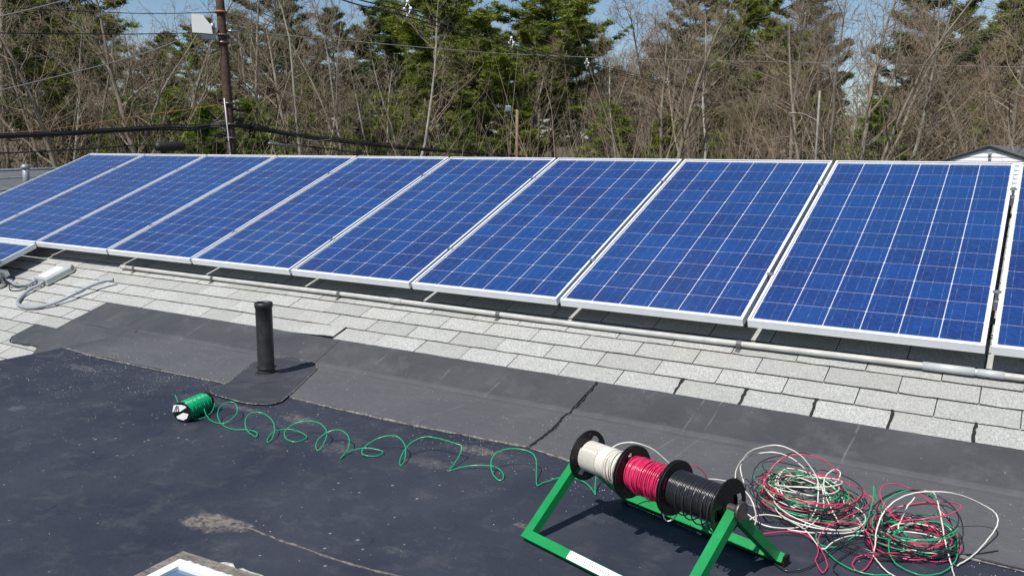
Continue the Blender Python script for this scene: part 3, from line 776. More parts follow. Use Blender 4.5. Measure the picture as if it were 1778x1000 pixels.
# ------------------------------------------------------------------ reel stand with spools
TH = math.radians(-16.8)
ta = Vector((math.cos(TH), math.sin(TH), 0)); na = Vector((-ta.y, ta.x, 0))         # along the axle (to the right), towards the panels
A0 = Vector((-.157, -1.782, ZF))                                                     # front left corner on the roof
SL, SW, SH = .615, .468, .2246                                                        # length, depth, axle height
def sq_tube(mb, a, b, nrm, s):
    """square tube from a to b with one pair of faces facing nrm"""
    d = (b-a).normalized(); n_ = (nrm-d*nrm.dot(d)).normalized(); q = d.cross(n_)
    vs = []
    for p in (a, b):
        for i, j in ((-1, -1), (1, -1), (1, 1), (-1, 1)): vs.append(p+n_*(i*s/2)+q*(j*s/2))
    mb.add(vs, [(0, 3, 2, 1), (4, 5, 6, 7), (0, 1, 5, 4), (1, 2, 6, 5), (2, 3, 7, 6), (3, 0, 4, 7)])
st = thing('reel_stand', 'bright green square-tube stand carrying three wire spools', 'reel stand', A0)
S = .030
def L3(a, b, c): return ta*a+na*b+Vector((0, 0, c))
fp = (L3(0, SW/2, SH)-L3(0, 0, S*.6)).normalized(); fn_ = Vector(fp).cross(ta); fn_ = -fn_ if fn_.z < 0 else fn_
bp = (L3(0, SW/2, SH)-L3(0, SW, S*.6)).normalized(); bn_ = Vector(bp).cross(ta); bn_ = -bn_ if bn_.z < 0 else bn_
mb = MB(); sq_tube(mb, L3(0, 0, S*.62), L3(SL, 0, S*.62), fn_, S); fr_ = mb.build('front_rail', M['paint'], st)
mb = MB(); sq_tube(mb, L3(0, SW, S*.62), L3(SL+.015, SW, S*.62), bn_, S); mb.build('back_rail', M['paint'], st)
for x_ in (S/2, SL-S/2):
    mb = MB(); sq_tube(mb, L3(x_, 0, S*.62)+fp*(S*.51), L3(x_, SW/2, SH)+fp*.004, fn_, S*.998); mb.build('leg', M['paint'], st)
    mb = MB(); sq_tube(mb, L3(x_, SW, S*.62)+bp*(S*.51), L3(x_, SW/2, SH)+bp*(-.012), bn_, S*.998); mb.build('leg', M['paint'], st)
mb = MB(); mb.box((0, 0, 0), (.006, .03, .03)); ob = mb.build('foot_cap', M['black_plastic'], st); ob.location = L3(SL+.019, SW, S*.62); ob.rotation_euler.z = TH
ax = L3(0, SW/2, SH+.012)
mb = MB(); mb.cyl(ax+ta*-.02, ax+ta*(SL+.012), .012, 16); mb.build('axle', M['steel'], st)
mb = MB(); mb.cyl(ax+ta*(SL+.003), ax+ta*(SL+.013), .0275, 28); mb.build('end_cap', M['steel'], st)
mb = MB(); mb.cyl(ax+ta*-.015, ax+ta*-.028, .011, 12); mb.build('end_bolt', M['galv'], st)
mb = MB(); q = fn_.cross(ta)
cst = L3(.20, 0, S*.62)+fn_*(S/2+.0006)
vs = [cst+ta*a+q*b for a, b in ((0, -.0125), (.004, -.0135), (.21, -.0135), (.214, -.0125), (.214, .0125), (.21, .0135), (.004, .0135), (0, .0125))]
mb.add(vs, [tuple(range(8))]); mb.build('sticker', M['white'], fr_)
mb = MB(); rr = random.Random(31)
for i in range(17):
    a = .022+i*.0105; vs = [cst+fn_*.0004+ta*(a+x_)+q*y_ for x_, y_ in ((0, -.0012), (.007*rr.uniform(.5, 1), -.0012), (.007*rr.uniform(.5, 1), .0010), (0, .0010))]; mb.add(vs, [(0, 1, 2, 3)])
mb.build('fine_print', M['cable'], fr_)

def flange(r=.0825, th=.003):
    """spool flange: disc with centre hole, three triangular windows and small holes"""
    bm = bmesh.new()
    cu = bpy.data.curves.new('tmp', 'CURVE'); cu.dimensions = '2D'; cu.fill_mode = 'BOTH'; cu.extrude = th/2; cu.bevel_depth = .0006; cu.bevel_resolution = 1
    def poly(pts):
        s_ = cu.splines.new('POLY'); s_.points.add(len(pts)-1)
        for i, (a, b) in enumerate(pts): s_.points[i].co = (a, b, 0, 1)
        s_.use_cyclic_u = True
    poly([(r*math.cos(i*2*math.pi/56), r*math.sin(i*2*math.pi/56)) for i in range(56)])
    poly([(.014*math.cos(i*2*math.pi/20), .014*math.sin(i*2*math.pi/20)) for i in range(20)])
    for k in range(2):
        a0 = k*math.pi+.5
        tri = [(.028, -.45), (.067, -.28), (.069, .0), (.067, .28), (.036, .85), (.026, .4)]
        poly([(q_*math.cos(a0+t_), q_*math.sin(a0+t_)) for q_, t_ in tri])
    for k in range(4):
        a0 = k*math.pi/2+.15+.9
        if k % 2 == 0: a0 += .0
        poly([(.071*math.cos(a0)+.004*math.cos(i*.785), .071*math.sin(a0)+.004*math.sin(i*.785)) for i in range(8)])
    ob = bpy.data.objects.new('tmp', cu); COL.objects.link(ob)
    dg = bpy.context.evaluated_depsgraph_get(); me = bpy.data.meshes.new_from_object(ob.evaluated_get(dg)); bpy.data.objects.remove(ob); bpy.data.curves.remove(cu)
    me.name = 'flange'; me.materials.clear(); me.materials.append(M['black_plastic']); return me
FL = flange()
RA = Matrix((( 0, 0, 1), (1, 0, 0), (0, 1, 0))).to_4x4()        # flange normal +Z -> local X
def spool(label, start, width, material, kind, turn):
    t0 = thing('wire_spool', label, 'wire spool', A0+ax+ta*start, (0, 0, TH), 'wire spools on the green stand')
    rr = random.Random(turn*10)
    for i, x_ in enumerate((.0025, width-.0025)):
        o = link('flange', FL, t0, (x_, 0, -.002)); o.matrix_local = Matrix.Translation((x_, 0, -.002)) @ Matrix.Rotation(turn+i*.6, 4, 'X') @ RA
    mb = MB(); mb.cyl((.004, 0, -.002), (width-.004, 0, -.002), .030, 24); mb.build('core', M['black_plastic'], t0)
    wr = .00185; x = .006; ang = rr.uniform(0, 6); pts = []
    def hel(x0, x1, r0, r1, turns, wob=0., cx=0, cz=-.002, n=22):
        out = []; m_ = int(turns*n); ph = rr.uniform(0, 6)
        for i in range(m_+1):
            f = i/m_; a = ph+f*turns*2*math.pi; r_ = r0+(r1-r0)*f+wob*math.sin(a*.37+ph)
            out.append((x0+(x1-x0)*f+wob*.8*math.sin(a*.61), r_*math.cos(a), cz+r_*math.sin(a)))
        return out
    if kind == 'white':
        mb = MB(); mb.tube(hel(.006, width-.006, .0455, .0455, 40), wr, 6); mb.build('winding', material, t0)
        mb = MB(); mb.tube(hel(.006, width*.40, .0487, .0487, 15), wr*.99, 6); 
        mb.tube(hel(width*.42, width*.60, .0487, .0489, 12), wr, 6); mb.build('winding', material, t0)
        mb = MB(); mb.tube(hel(width*.55, width-.008, .0505, .0515, 7, .0012, cz=-.004), wr, 6)
        for k in range(4): mb.tube(hel(width*(.62+k*.09), width*(.63+k*.095), .051, .053, 1.0, .001, cz=-.008), wr, 6)
        mb.build('loose_turns', material, t0)
    elif kind == 'pink':
        mb = MB(); mb.tube(hel(.006, width-.006, .046, .040, 38, .0006), wr, 6); mb.build('winding', material, t0)
        mb = MB(); mb.tube(hel(.006, width-.01, .0498, .044, 30, .0015), wr, 6); mb.tube(hel(width*.8, .008, .0535, .050, 16, .0018), wr, 6); mb.build('winding', material, t0)
        mb = MB()
        for k in range(9):
            xa = width*(.12+.085*k); mb.tube(hel(xa, xa+rr.uniform(-.03, .03), .055, .053-.0005*k, 1.05, .0022, cz=-.005-rr.uniform(0, .008)), wr, 6)
        mb.build('loose_turns', material, t0)
    else:
        mb = MB(); mb.tube(hel(.006, width-.006, .050, .050, 42), wr, 6); mb.build('winding', material, t0)
        mb = MB(); mb.tube(hel(.006, width-.010, .0542, .0535, 34, .0005), .0025, 7); mb.build('winding', material, t0)
        mb = MB()
        for k in range(5):
            xa = width*(.20+.16*k); mb.tube(hel(xa, xa+.012, .0605+.001*k, .0595+.001*k, 1.0, .0012, cz=-.0105-.0025*k), .0022, 6)
        mb.build('loose_turns', material, t0)
    return t0
spool('spool of cream white wire at the upper left end of the green stand', .040, .190, M['wwhite'], 'white', .4)
spool('spool of loosely wound pink wire in the middle of the green stand', .233, .162, M['wpink'], 'pink', 1.5)
spool('spool of glossy black wire next to the round end cap of the stand', .398, .186, M['wblack'], 'black', 2.2)

# small green spool lying on the roof
gs_c = on_z(337, 706, ZF+.047)
gd = (on_z(352, 689, ZF+.047)-on_z(322, 702, ZF+.047)).normalized()
gt = thing('wire_spool', 'small spool of green wire lying alone on the dark roof near the vent pipe', 'wire spool', gs_c, (0, 0, math.atan2(gd.y, gd.x)))
rr = random.Random(4)
for i, x_ in enumerate((-.085, .085)):
    o = link('flange', FL, gt); o.matrix_local = Matrix.Translation((x_, 0, -.0)) @ Matrix.Rotation(1+i, 4, 'X') @ RA @ Matrix.Scale(.57, 4)
mb = MB(); mb.cyl((-.083, 0, 0), (.083, 0, 0), .026, 20); mb.build('core', M['black_plastic'], gt)
def helix(x0, x1, r0, turns, wob, n=22):
    out = []; m_ = int(turns*n)
    for i in range(m_+1):
        f = i/m_; a = f*turns*2*math.pi; r_ = r0+wob*math.sin(a*.31); out.append((x0+(x1-x0)*f+wob*math.sin(a*.7), r_*math.cos(a), r_*math.sin(a)))
    return out
mb = MB(); mb.tube(helix(-.078, .078, .040, 36, 0), .0023, 6); mb.build('winding', M['wgreen'], gt)
mb = MB(); mb.tube(helix(-.07, .075, .0435, 17, .0014), .0023, 6); mb.build('loose_turns', M['wgreen'], gt)
mb = MB()
for q0, q1 in ((.3, 2.4), (3.3, 5.6)):
    poly = [(.008*math.cos(q0), .008*math.sin(q0))]+[(.037*rr.uniform(.9, 1.05)*math.cos(q0+(q1-q0)*i/8), .037*rr.uniform(.9, 1.05)*math.sin(q0+(q1-q0)*i/8)) for i in range(9)]
    mb.prism(poly, -.0895, -.0875, lambda a, b, c: Vector((c, a, b)))
mb.build('label_flap', M['white'], gt)
mb = MB(); 
for i in range(3):
    mb.prism([(.012+.008*i, .005), (.024+.006*i, .002), (.028, .034), (.014, .036)], -.096-.004*i, -.094-.004*i, lambda a, b, c: Vector((c, a, b)))
mb.build('crumpled_label', M['white'], gt)

# ------------------------------------------------------------------ loose wires (points are real places: on the roof or a little above it)
WR = .00185
def wire(name, label, paths, material, r=WR, group='loose coils of wire on the roof', cat='wire'):
    mb = MB(); o0 = None
    for k, p in enumerate(paths):
        q = random.Random(len(name)+k*7+len(p)); a1, a2, a3 = (q.uniform(0, 6) for _ in range(3)); k1, k2 = q.uniform(.35, .6), q.uniform(.9, 1.4)
        pp_ = []
        for i, v in enumerate(p):
            s_ = .0008 if len(paths) > 1 else .0005
            pp_.append(Vector((v[0]+s_*(math.sin(i*k1+a1)+.6*math.sin(i*k2+a2)), v[1]+s_*(math.sin(i*k1*.8+a3)+.6*math.sin(i*k2*1.2+a1)), max(ZF+.0025, v[2]+s_*.8*math.sin(i*k1*1.1+a2)))))
        mb.tube(pp_, r, 7)
    return tag(mb.build(name, material), label, cat, group)
G = [(304,685,.05),(311,701,.045),(327,723,.012),(346.5,727,.006),(366,717,.02),(372,701,.05),(368,689,.07),(360,689,.075),(354,705,.055),(360,723,.025),(374,733.5,.005),(394,732.7,.01),(411,717,.04),(409,701,.065),(396,698,.072),(382,707,.055),(378,723,.03),(388,738.6,.008),(409,745.7,.006),(429,745.7,.012),(445,750,.012),(445,758,.004),(435,753,.012),(427,742.5,.035),(426,728.7,.06),(435,717.7,.078),(453,716,.08),(470.5,726.8,.06),(477,744.5,.035),(472,762,.01),(464.6,767,.003),(466.5,758,.008),(478,748.4,.02),(504,745,.025),(527.6,753,.016),(531.5,760,.008),(515.7,767,.003),(498,762,.012),(494,750,.035),(508,737,.06),(531.5,730.7,.078),(555,734.6,.078),(567,748.4,.055),(563,768,.022),(553,782,.003),(548,774,.012),(555,760,.035),(571,749,.06),(590.6,746.5,.07),(604,756,.058),(606,772,.035),(598.5,788,.01),(590.6,795.7,.003),(602,786,.01),(626,778,.02),(649.6,779,.02),(665,784,.012),(655.5,791,.005),(638,791,.006),(628,786,.015),(634,775,.035),(653.5,762,.06),(677,756,.078),(693,760,.078),(704,776,.05),(703,797,.016),(696,807.5,.003),(694.5,798.8,.01),(701.5,783,.035),(715.5,767,.065),(736.5,758.5,.085),(757.5,760,.085),(789,769,.08),(801,774,.072),(799.5,786.5,.045),(789,804,.015),(781,816,.003),(789,814.5,.005),(810,809,.014),(838,807.5,.02),(859,810,.018),(873,821.5,.01),(873,832,.003),(864,832,.003),(854,818,.025),(853,800.5,.055),(861,786.5,.08),(880,779.5,.095),(904.5,779.5,.095),(924,786.5,.085),(931,800.5,.06),(931.5,825,.02),(932.5,842.5,.002),(945,837,.006),(967.5,830,.014),(992,828.5,.018),(1013,835.5,.013),(1027,848,.007),(1034,858,.002),(1033,846,.02),(1036,825,.05),(1046,812,.07)]
# (x, y, height) read off the photograph, turned into points above the roof
wire('loose_wire', 'green wire stretched in springy loops across the dark roof', [spline([on_z(x, y, ZF+.002+h_*.8) for x, y, h_ in G], 6)], M['wgreen'], .0021)
def cw(l):
    out = []
    for x, y, h_ in l: out.append(on_z(1178+x/2.963, 730+y/2.963, ZF+.006+h_))
    return spline(out, 8)
def coil(cx, cy, r, turns, z0, z1, seed, wob=.36, ell=1.0, tilt=0.10):
    rr = random.Random(seed); pts = []; n = 14; ph = rr.uniform(0, 6); dx = dy = 0; rad = r
    ta_, tb_ = rr.uniform(-1, 1)*tilt, rr.uniform(-1, 1)*tilt
    for i in range(int(turns*n)):
        a = ph+i*2*math.pi/n
        if i % n == 0: tx, ty, tr = rr.uniform(-1, 1)*r*wob, rr.uniform(-1, 1)*r*wob, r*rr.uniform(1-wob, 1+wob*.6); ta_, tb_ = rr.uniform(-1, 1)*tilt, rr.uniform(-1, 1)*tilt
        dx += (tx-dx)*.12; dy += (ty-dy)*.12; rad += (tr-rad)*.12
        x = rad*math.cos(a); y = rad*math.sin(a)*ell
        z = z0+(z1-z0)*(.5+.5*math.sin(i*.23+ph))+ta_*x+tb_*y
        pts.append((cx+dx+x, cy+dy+y, ZF+.006+max(.001, z)))
    return spline(pts, 3)
P1 = (.515, -1.005); P2 = (.885, -1.165)
W1 = [(290,350,.02),(300,250,.08),(345,180,.14),(400,145,.18),(480,127,.21),(560,140,.21),(640,190,.18),(700,270,.13),(720,340,.09),(715,420,.05),(690,490,.02),(640,540,.005),(560,553,.004),(470,545,.006),(400,515,.012),(355,480,.02)]
W2 = [(335,320,.05),(320,240,.09),(350,190,.13),(420,167,.16),(500,165,.17),(570,185,.16),(640,240,.13),(700,300,.10),(740,350,.07),(748,420,.04),(740,470,.02),(700,520,.008),(640,560,.004)]
W3 = [(825,525,.01),(790,460,.035),(760,390,.05),(748,330,.07),(760,280,.09),(800,252,.10),(830,262,.09),(825,300,.07),(800,320,.06)]
W4 = [(340,530,.02),(390,495,.03),(450,483,.03),(540,500,.02),(620,540,.012),(680,590,.01),(740,660,.008),(800,620,.015),(900,590,.01),(1000,600,.01)]
W5 = [(385,560,.01),(400,500,.05),(385,430,.09),(350,370,.11),(290,325,.11),(200,303,.09),(120,300,.06)]
W6 = [(560,560,.006),(680,575,.01),(820,578,.008),(930,570,.012),(1000,556,.01),(1080,600,.012),(1180,620,.012)]
wire('loose_wire', 'white wire arching high over the tangled pile next to the stand', [cw(W1), cw(W2), cw(W3), cw(W4), cw(W6), coil(*P1, .135, 4, .01, .06, 11), coil(P1[0]+.02, P1[1], .11, 3, .03, .08, 12, .4, tilt=.25), coil(P1[0]+.05, P1[1]-.1, .16, 2, .01, .04, 13, .4)], M['wwhite'], .0022)
wire('loose_wire', 'white wire end curving round behind the stand end cap', [cw(W5)], M['wwhite'], .0022)
W7 = [(1000,690,.005),(1015,620,.03),(1020,560,.06),(1050,480,.10),(1120,410,.14),(1220,370,.16),(1360,367,.16),(1460,385,.14),(1560,430,.10),(1620,465,.08),(1645,510,.06),(1620,570,.035),(1560,650,.012),(1490,710,.004),(1435,745,.002)]
W8 = [(1265,362,.15),(1310,370,.15),(1335,420,.12),(1350,500,.09),(1370,600,.05),(1385,680,.02),(1410,760,.004),(1420,810,.002)]
W9 = [(1215,395,.12),(1180,440,.10),(1140,520,.05),(1130,560,.03)]
W10 = [(1000,690,.01),(1030,730,.006),(1080,780,.004),(1150,820,.004)]
wire('loose_wire', 'white wire sweeping wide around the right-hand pile to its free end', [cw(W7), cw(W8), cw(W9), cw(W10), coil(*P2, .10, 2, .01, .03, 14)], M['wwhite'], .0022)
K1 = [(430,370,.05),(440,320,.08),(470,260,.12),(530,195,.16),(600,175,.18),(690,180,.18),(760,210,.16),(810,255,.13),(830,300,.10),(825,340,.07)]
K2 = [(415,590,.004),(470,575,.01),(560,570,.012),(640,580,.01),(700,620,.006),(720,680,.004),(705,720,.003),(740,780,.003),(765,740,.004),(740,670,.01),(715,620,.03),(760,550,.045),(830,522,.05),(920,530,.045),(980,590,.03),(1000,680,.012),(980,740,.004),(930,775,.002),(895,740,.004),(920,700,.008),(1000,690,.006),(1100,680,.01),(1200,690,.01)]
K3 = [(840,470,.02),(900,440,.03),(930,390,.05),(980,385,.05),(1020,430,.035),(1060,500,.015),(1100,560,.01)]
wire('loose_wire', 'pink wire coiled through the tangled pile next to the stand', [cw(K1), cw(K2), cw(K3), coil(*P1, .15, 4, .008, .05, 21), coil(P1[0]-.01, P1[1]-.01, .16, 3, .02, .06, 22)], M['wpink'])
wire('loose_wire', 'pink wire loops in the right-hand pile', [coil(*P2, .115, 5, .006, .04, 23, .25), coil(P2[0], P2[1]+.01, .12, 2, .05, .12, 24, .2, tilt=.5)], M['wpink'])
K4 = [(-55,300,.10),(0,245,.135),(50,230,.13),(90,235,.12),(130,265,.09),(150,310,.05)]
wire('loose_wire', 'pink wire end arching out from behind the black spool', [cw(K4)], M['wpink'])
N1 = [(580,310,.05),(620,285,.06),(680,295,.06),(720,320,.05),(790,400,.02),(830,460,.01)]
N2 = [(1005,335,.13),(1000,400,.10),(980,490,.06),(940,560,.03),(880,610,.012),(800,650,.006),(740,640,.006),(705,600,.008)]
N3 = [(710,580,.01),(715,620,.008),(780,690,.004),(880,760,.003),(1000,790,.003),(1100,792,.004)]
wire('loose_wire', 'green wire coils in the tangled pile next to the stand, one end poking up', [cw(N1), cw(N2), cw(N3), coil(*P1, .14, 6, .005, .055, 31), coil(P1[0]-.02, P1[1]+.01, .10, 4, .005, .05, 32), coil(P1[0]+.02, P1[1]-.03, .16, 3, .005, .05, 34, .4)], M['wgreen'])
N4 = [(1005,335,.13),(1020,400,.09),(1060,470,.05),(1120,530,.02),(1180,600,.01)]
N5 = [(1050,520,.05),(1045,460,.08),(1080,400,.11),(1150,365,.13),(1230,357,.13),(1300,380,.12),(1335,430,.09),(1330,500,.06)]
N6 = [(1080,640,.03),(1130,560,.055),(1250,520,.07),(1350,525,.07),(1420,580,.05),(1440,660,.025),(1410,740,.008),(1340,785,.003),(1230,790,.003),(1130,740,.008),(1085,680,.02),(1100,590,.05),(1200,530,.06)]
wire('loose_wire', 'green wire loops standing up in the right-hand pile', [cw(N4), cw(N5), cw(N6), coil(*P2, .12, 4, .005, .06, 33, .3, tilt=.2)], M['wgreen'])
B1 = [(440,480,.03),(385,370,.06),(385,270,.10),(430,210,.13),(540,175,.15),(640,165,.15),(690,180,.13)]
B2 = [(410,350,.05),(415,300,.08),(450,265,.10),(510,280,.10),(590,340,.08),(650,410,.05),(670,470,.03),(665,540,.008)]
B3 = [(410,480,.05),(440,600,.02),(470,700,.004),(540,765,.002),(640,765,.002),(720,720,.004),(830,640,.01),(920,600,.02),(1020,600,.02),(1080,650,.01)]
B4 = [(260,330,.09),(300,295,.10),(350,300,.10),(400,360,.07),(440,470,.03),(520,540,.01)]
B5 = [(930,640,.004),(800,740,.002),(830,800,.002)]
wire('loose_wire', 'black wire coils in the tangled pile next to the stand', [cw(B1), cw(B2), cw(B4), coil(*P1, .15, 5, .004, .05, 41), coil(P1[0]+.03, P1[1]-.02, .18, 3, .004, .04, 42, .4), coil(P1[0]-.03, P1[1]+.02, .13, 2, .03, .10, 45, .4, tilt=.35)], M['wblack'])
wire('loose_wire', 'black wire dropping in front of the stand leg and sweeping right', [cw(B3), cw(B5)], M['wblack'])
B6 = [(980,560,.03),(985,480,.06),(1050,400,.10),(1150,360,.12),(1260,375,.12),(1350,430,.10),(1400,520,.06),(1420,600,.03),(1390,680,.01)]
B7 = [(1300,700,.004),(1400,690,.004),(1480,688,.003),(1560,680,.003),(1645,668,.003)]
B8 = [(840,470,.03),(900,500,.03),(1000,440,.06),(1060,395,.08),(1130,370,.09)]
wire('loose_wire', 'black wire loops and free end in the right-hand pile', [cw(B6), cw(B7), cw(B8), coil(*P2, .12, 6, .003, .045, 43, .35), coil(P2[0]-.07, P2[1]-.03, .16, 3, .003, .03, 44, .4), coil(P2[0], P2[1], .13, 2, .03, .11, 46, .3, tilt=.45)], M['wblack'])
# feed ends from the spools
def rz(l): return spline([on_z(x, y, ZF+h_) for x, y, h_ in l], 8)
wire('loose_wire', 'white wire arching from the white spool over towards the black spool', [rz([(1060,778,.27),(1078,770,.29),(1100,768,.30),(1130,778,.28),(1150,793,.25),(1168,812,.21),(1180,830,.16)])], M['wwhite'], .0022)
wire('loose_wire', 'white wire loop hanging under the flange of the black spool', [rz([(1150,886,.14),(1153,898,.12),(1160,904,.11),(1170,900,.12),(1178,888,.14)])], M['wwhite'], .0022)


# ------------------------------------------------------------------ trees
def seg_tube(V, F, p, q, r0, r1, n=3):
    d = q-p; L = d.length
    if L < 1e-6: return
    d /= L; a = d.orthogonal().normalized(); b = d.cross(a); o = len(V)
    for c, r in ((p, r0), (q, r1)):
        for i in range(n):
            t_ = i*2*math.pi/n; V.append(tuple(c+a*(r*math.cos(t_))+b*(r*math.sin(t_))))
    for i in range(n):
        j = (i+1) % n; F.append((o+i, o+j, o+n+j)); F.append((o+i, o+n+j, o+n+i))
def spike(V, F, p, q, r):
    d = q-p; a = d.orthogonal().normalized()*r; b = d.cross(a).normalized()*r; o = len(V)
    V.extend((tuple(p+a), tuple(p-a*.5+b*.87), tuple(p-a*.5-b*.87), tuple(q))); F.extend(((o, o+1, o+3), (o+1, o+2, o+3), (o+2, o, o+3)))
def rdir(R, d, ang):
    a = d.orthogonal().normalized(); b = d.cross(a); t_ = R.uniform(0, 2*math.pi)
    return (d*math.cos(ang)+(a*math.cos(t_)+b*math.sin(t_))*math.sin(ang)).normalized()
UP = Vector((0, 0, 1))
def bare_proto(seed, H=14., stems=1, base=.28, dens=1., spread=1., lean=(0, 0), r0=.0125, twig=.0062):
    R = random.Random(seed); TV, TF, CV, CF = [], [], [], []
    def grow(p, d, L, r, lev, start=0.):
        ns = (12, 6, 4, 3)[lev]; V, F = (TV, TF) if lev == 0 else (CV, CF)
        nch = (int(26*dens), int(8*dens+.5), 5, 3)[lev]
        pts = [p]; dirs = [d]; st_ = L/ns
        wob = (.07, .16, .22, .28)[lev]
        for i in range(ns):
            d = (d+Vector((R.gauss(0, wob), R.gauss(0, wob), R.gauss(0, wob)))+UP*(.03, .07, .06, .05)[lev]).normalized()
            p2 = p+d*st_; f0, f1 = i/ns, (i+1)/ns
            seg_tube(V, F, p, p2, r*(1-.82*f0), r*(1-.82*f1), (6, 4, 3, 3)[lev]); p = p2; pts.append(p); dirs.append(d)
        for c in range(nch):
            t_ = start+(1-start)*((c+R.random())/nch)**(.9 if lev else .85)
            t_ = min(t_, .999); i = int(t_*ns); f = t_*ns-i; q = pts[i].lerp(pts[i+1], f)
            if lev == 0:
                ang = math.radians(R.uniform(28, 62))*spread; LL = L*R.uniform(.28, .5)*(1.1-.75*t_); rr_ = r*(1-.82*t_)*R.uniform(.35, .62)
                dd = rdir(R, dirs[i+1], ang); grow(q, dd, LL, rr_, 1, .12)
            elif lev == 1:
                dd = rdir(R, dirs[i+1], math.radians(R.uniform(25, 60))); grow(q, dd, L*R.uniform(.35, .6)*(1.1-.6*t_), max(r*(1-.82*t_)*.6, .013), 2, .08)
            elif lev == 2:
                dd = rdir(R, dirs[i+1], math.radians(R.uniform(20, 55))); grow(q, dd, L*R.uniform(.4, .75)*(1.1-.5*t_), .0085, 3, .05)
            else:
                dd = rdir(R, dirs[i+1], math.radians(R.uniform(20, 55))); spike(CV, CF, q, q+dd*L*R.uniform(.4, .9), twig)
    for s in range(stems):
        if stems == 1: d = Vector((lean[0], lean[1], 1)).normalized(); p = Vector((0, 0, -.2)); LL = H
        else:
            a = s*2*math.pi/stems+R.uniform(-.5, .5); q = R.uniform(.10, .34)
            d = Vector((math.cos(a)*q+lean[0], math.sin(a)*q+lean[1], 1)).normalized(); p = Vector((math.cos(a)*.12, math.sin(a)*.12, -.2)); LL = H*R.uniform(.8, 1.02)
        nd = dens; grow(p, d, LL, H*r0*(1 if stems == 1 else .75), 0, base)
    return (np.array(TV), np.array(TF)), (np.array(CV), np.array(CF))
def needles(C, k, rs_, length, width, flat_=.5, up=.25):
    """k needle sprays about every centre"""
    N = len(C)*k; P = np.repeat(C, k, axis=0)+rs_.normal(0, 1, (N, 3))*np.array([.20, .20, .07])*length*1.8
    D = rs_.normal(0, 1, (N, 3)); D[:, 2] = D[:, 2]*flat_+up; D /= np.linalg.norm(D, axis=1, keepdims=True)
    S_ = rs_.normal(0, 1, (N, 3)); S_ -= D*(S_*D).sum(1, keepdims=True); S_ /= np.linalg.norm(S_, axis=1, keepdims=True)
    L = length*rs_.uniform(.6, 1.25, (N, 1)); w = width*rs_.uniform(.7, 1.3, (N, 1))
    V = np.stack([P-S_*w, P+S_*w, P+D*L], 1).reshape(-1, 3); return V, np.arange(N*3).reshape(-1, 3)
def pine_proto(seed, H=19., base=.3, nb=72, wid=.2, young=False, k=18, gap=.25):
    R = random.Random(seed); rs_ = np.random.RandomState(seed); TV, TF, BV, BF, C = [], [], [], [], []
    p = Vector((0, 0, -.2)); d = UP.copy(); pts = [p]
    ns = 14
    for i in range(ns):
        d = (d+Vector((R.gauss(0, .02), R.gauss(0, .02), 0))+UP*.1).normalized(); q = p+d*(H+.2)/ns
        seg_tube(TV, TF, p, q, H*.0115*(1-.93*i/ns), H*.0115*(1-.93*(i+1)/ns), 7); p = q; pts.append(p)
    az = 0
    for b in range(nb):
        t_ = base+(1-base)*(b/nb)**.92; i = min(int(t_*ns), ns-1); q = pts[i].lerp(pts[i+1], t_*ns-i)
        if R.random() < gap*.35: continue
        az += 2.4+R.uniform(-.5, .5); tt = (t_-base)/(1-base)
        prof = (math.sin(min(1, (1-tt)*1.25+.05)*math.pi*.5)**.8)*(.55+.45*math.sin(min(1, tt*3+.35)*math.pi/2)) if not young else (1-tt)**.8+.06
        L = H*wid*prof*R.uniform(.62, 1.22); rise = R.uniform(.0, .38)*(1-.3*tt)+tt*.35
        dd = Vector((math.cos(az), math.sin(az), rise)).normalized(); nseg = 5; cp = q; bp_ = [q]
        for s in range(nseg):
            dd = (dd+Vector((R.gauss(0, .08), R.gauss(0, .08), .05))).normalized(); c2 = cp+dd*L/nseg; seg_tube(BV, BF, cp, c2, .045*(1-.8*s/nseg), .045*(1-.8*(s+1)/nseg), 3); cp = c2; bp_.append(cp)
        side = dd.cross(UP).normalized()
        for s in range(int(5+L*3.2)):
            f = R.uniform(.30, 1.0); i2 = min(int(f*nseg), nseg-1); c0_ = bp_[i2].lerp(bp_[i2+1], f*nseg-i2)
            off = R.gauss(0, .22)*L*(1.15-f*.7); tip = c0_+side*off+Vector((0, 0, abs(off)*.18+R.gauss(0, .10)))+dd*abs(off)*.35
            spike(BV, BF, c0_, tip, .014)
            for q_ in (.55, 1.0): C.append(tuple(c0_.lerp(tip, q_)))
        C.append(tuple(cp)); C.append(tuple(bp_[-2]))
    for z_ in (.97, .985, 1.0): C.append((pts[-1].x, pts[-1].y, H*z_))
    C = np.array(C); V, F = needles(C, k, rs_, .34 if not young else .26, .030 if not young else .022)
    return (np.array(TV), np.array(TF)), (np.array(BV), np.array(BF)), (V, F)

PROTO = {}
def reg_bare(key, mtrunk, mtwig, **kw):
    a, b = bare_proto(**kw)
    PROTO[key] = [('trunk', mesh_np('trunk', a[0], a[1], M[mtrunk], smooth=True)), ('crown', mesh_np('crown', b[0], b[1], M[mtwig]))]
    return a, b
def reg_pine(key, mn, **kw):
    a, b, c = pine_proto(**kw)
    nb_ = len(b[0]); V = np.concatenate([b[0], c[0]]); F = np.concatenate([b[1], c[1]+nb_])
    mi = np.concatenate([np.zeros(len(b[1]), int), np.ones(len(c[1]), int)])
    PROTO[key] = [('trunk', mesh_np('trunk', a[0], a[1], M['bark_pine'], smooth=True)), ('crown', mesh_np('crown', V, F, [M['bark_pine'], M[mn]], mi=mi))]
reg_bare('bareA', 'bark', 'twig', seed=1, H=14, base=.22, dens=.8)
reg_bare('bareB', 'bark', 'twig', seed=2, H=14, base=.38, dens=.7, spread=.8)
reg_bare('bareC', 'bark_pale', 'twig', seed=3, H=14, base=.30, dens=.65, r0=.010)
reg_bare('bareR', 'bark', 'twig_red', seed=4, H=13, base=.15, dens=1.15, twig=.0075)
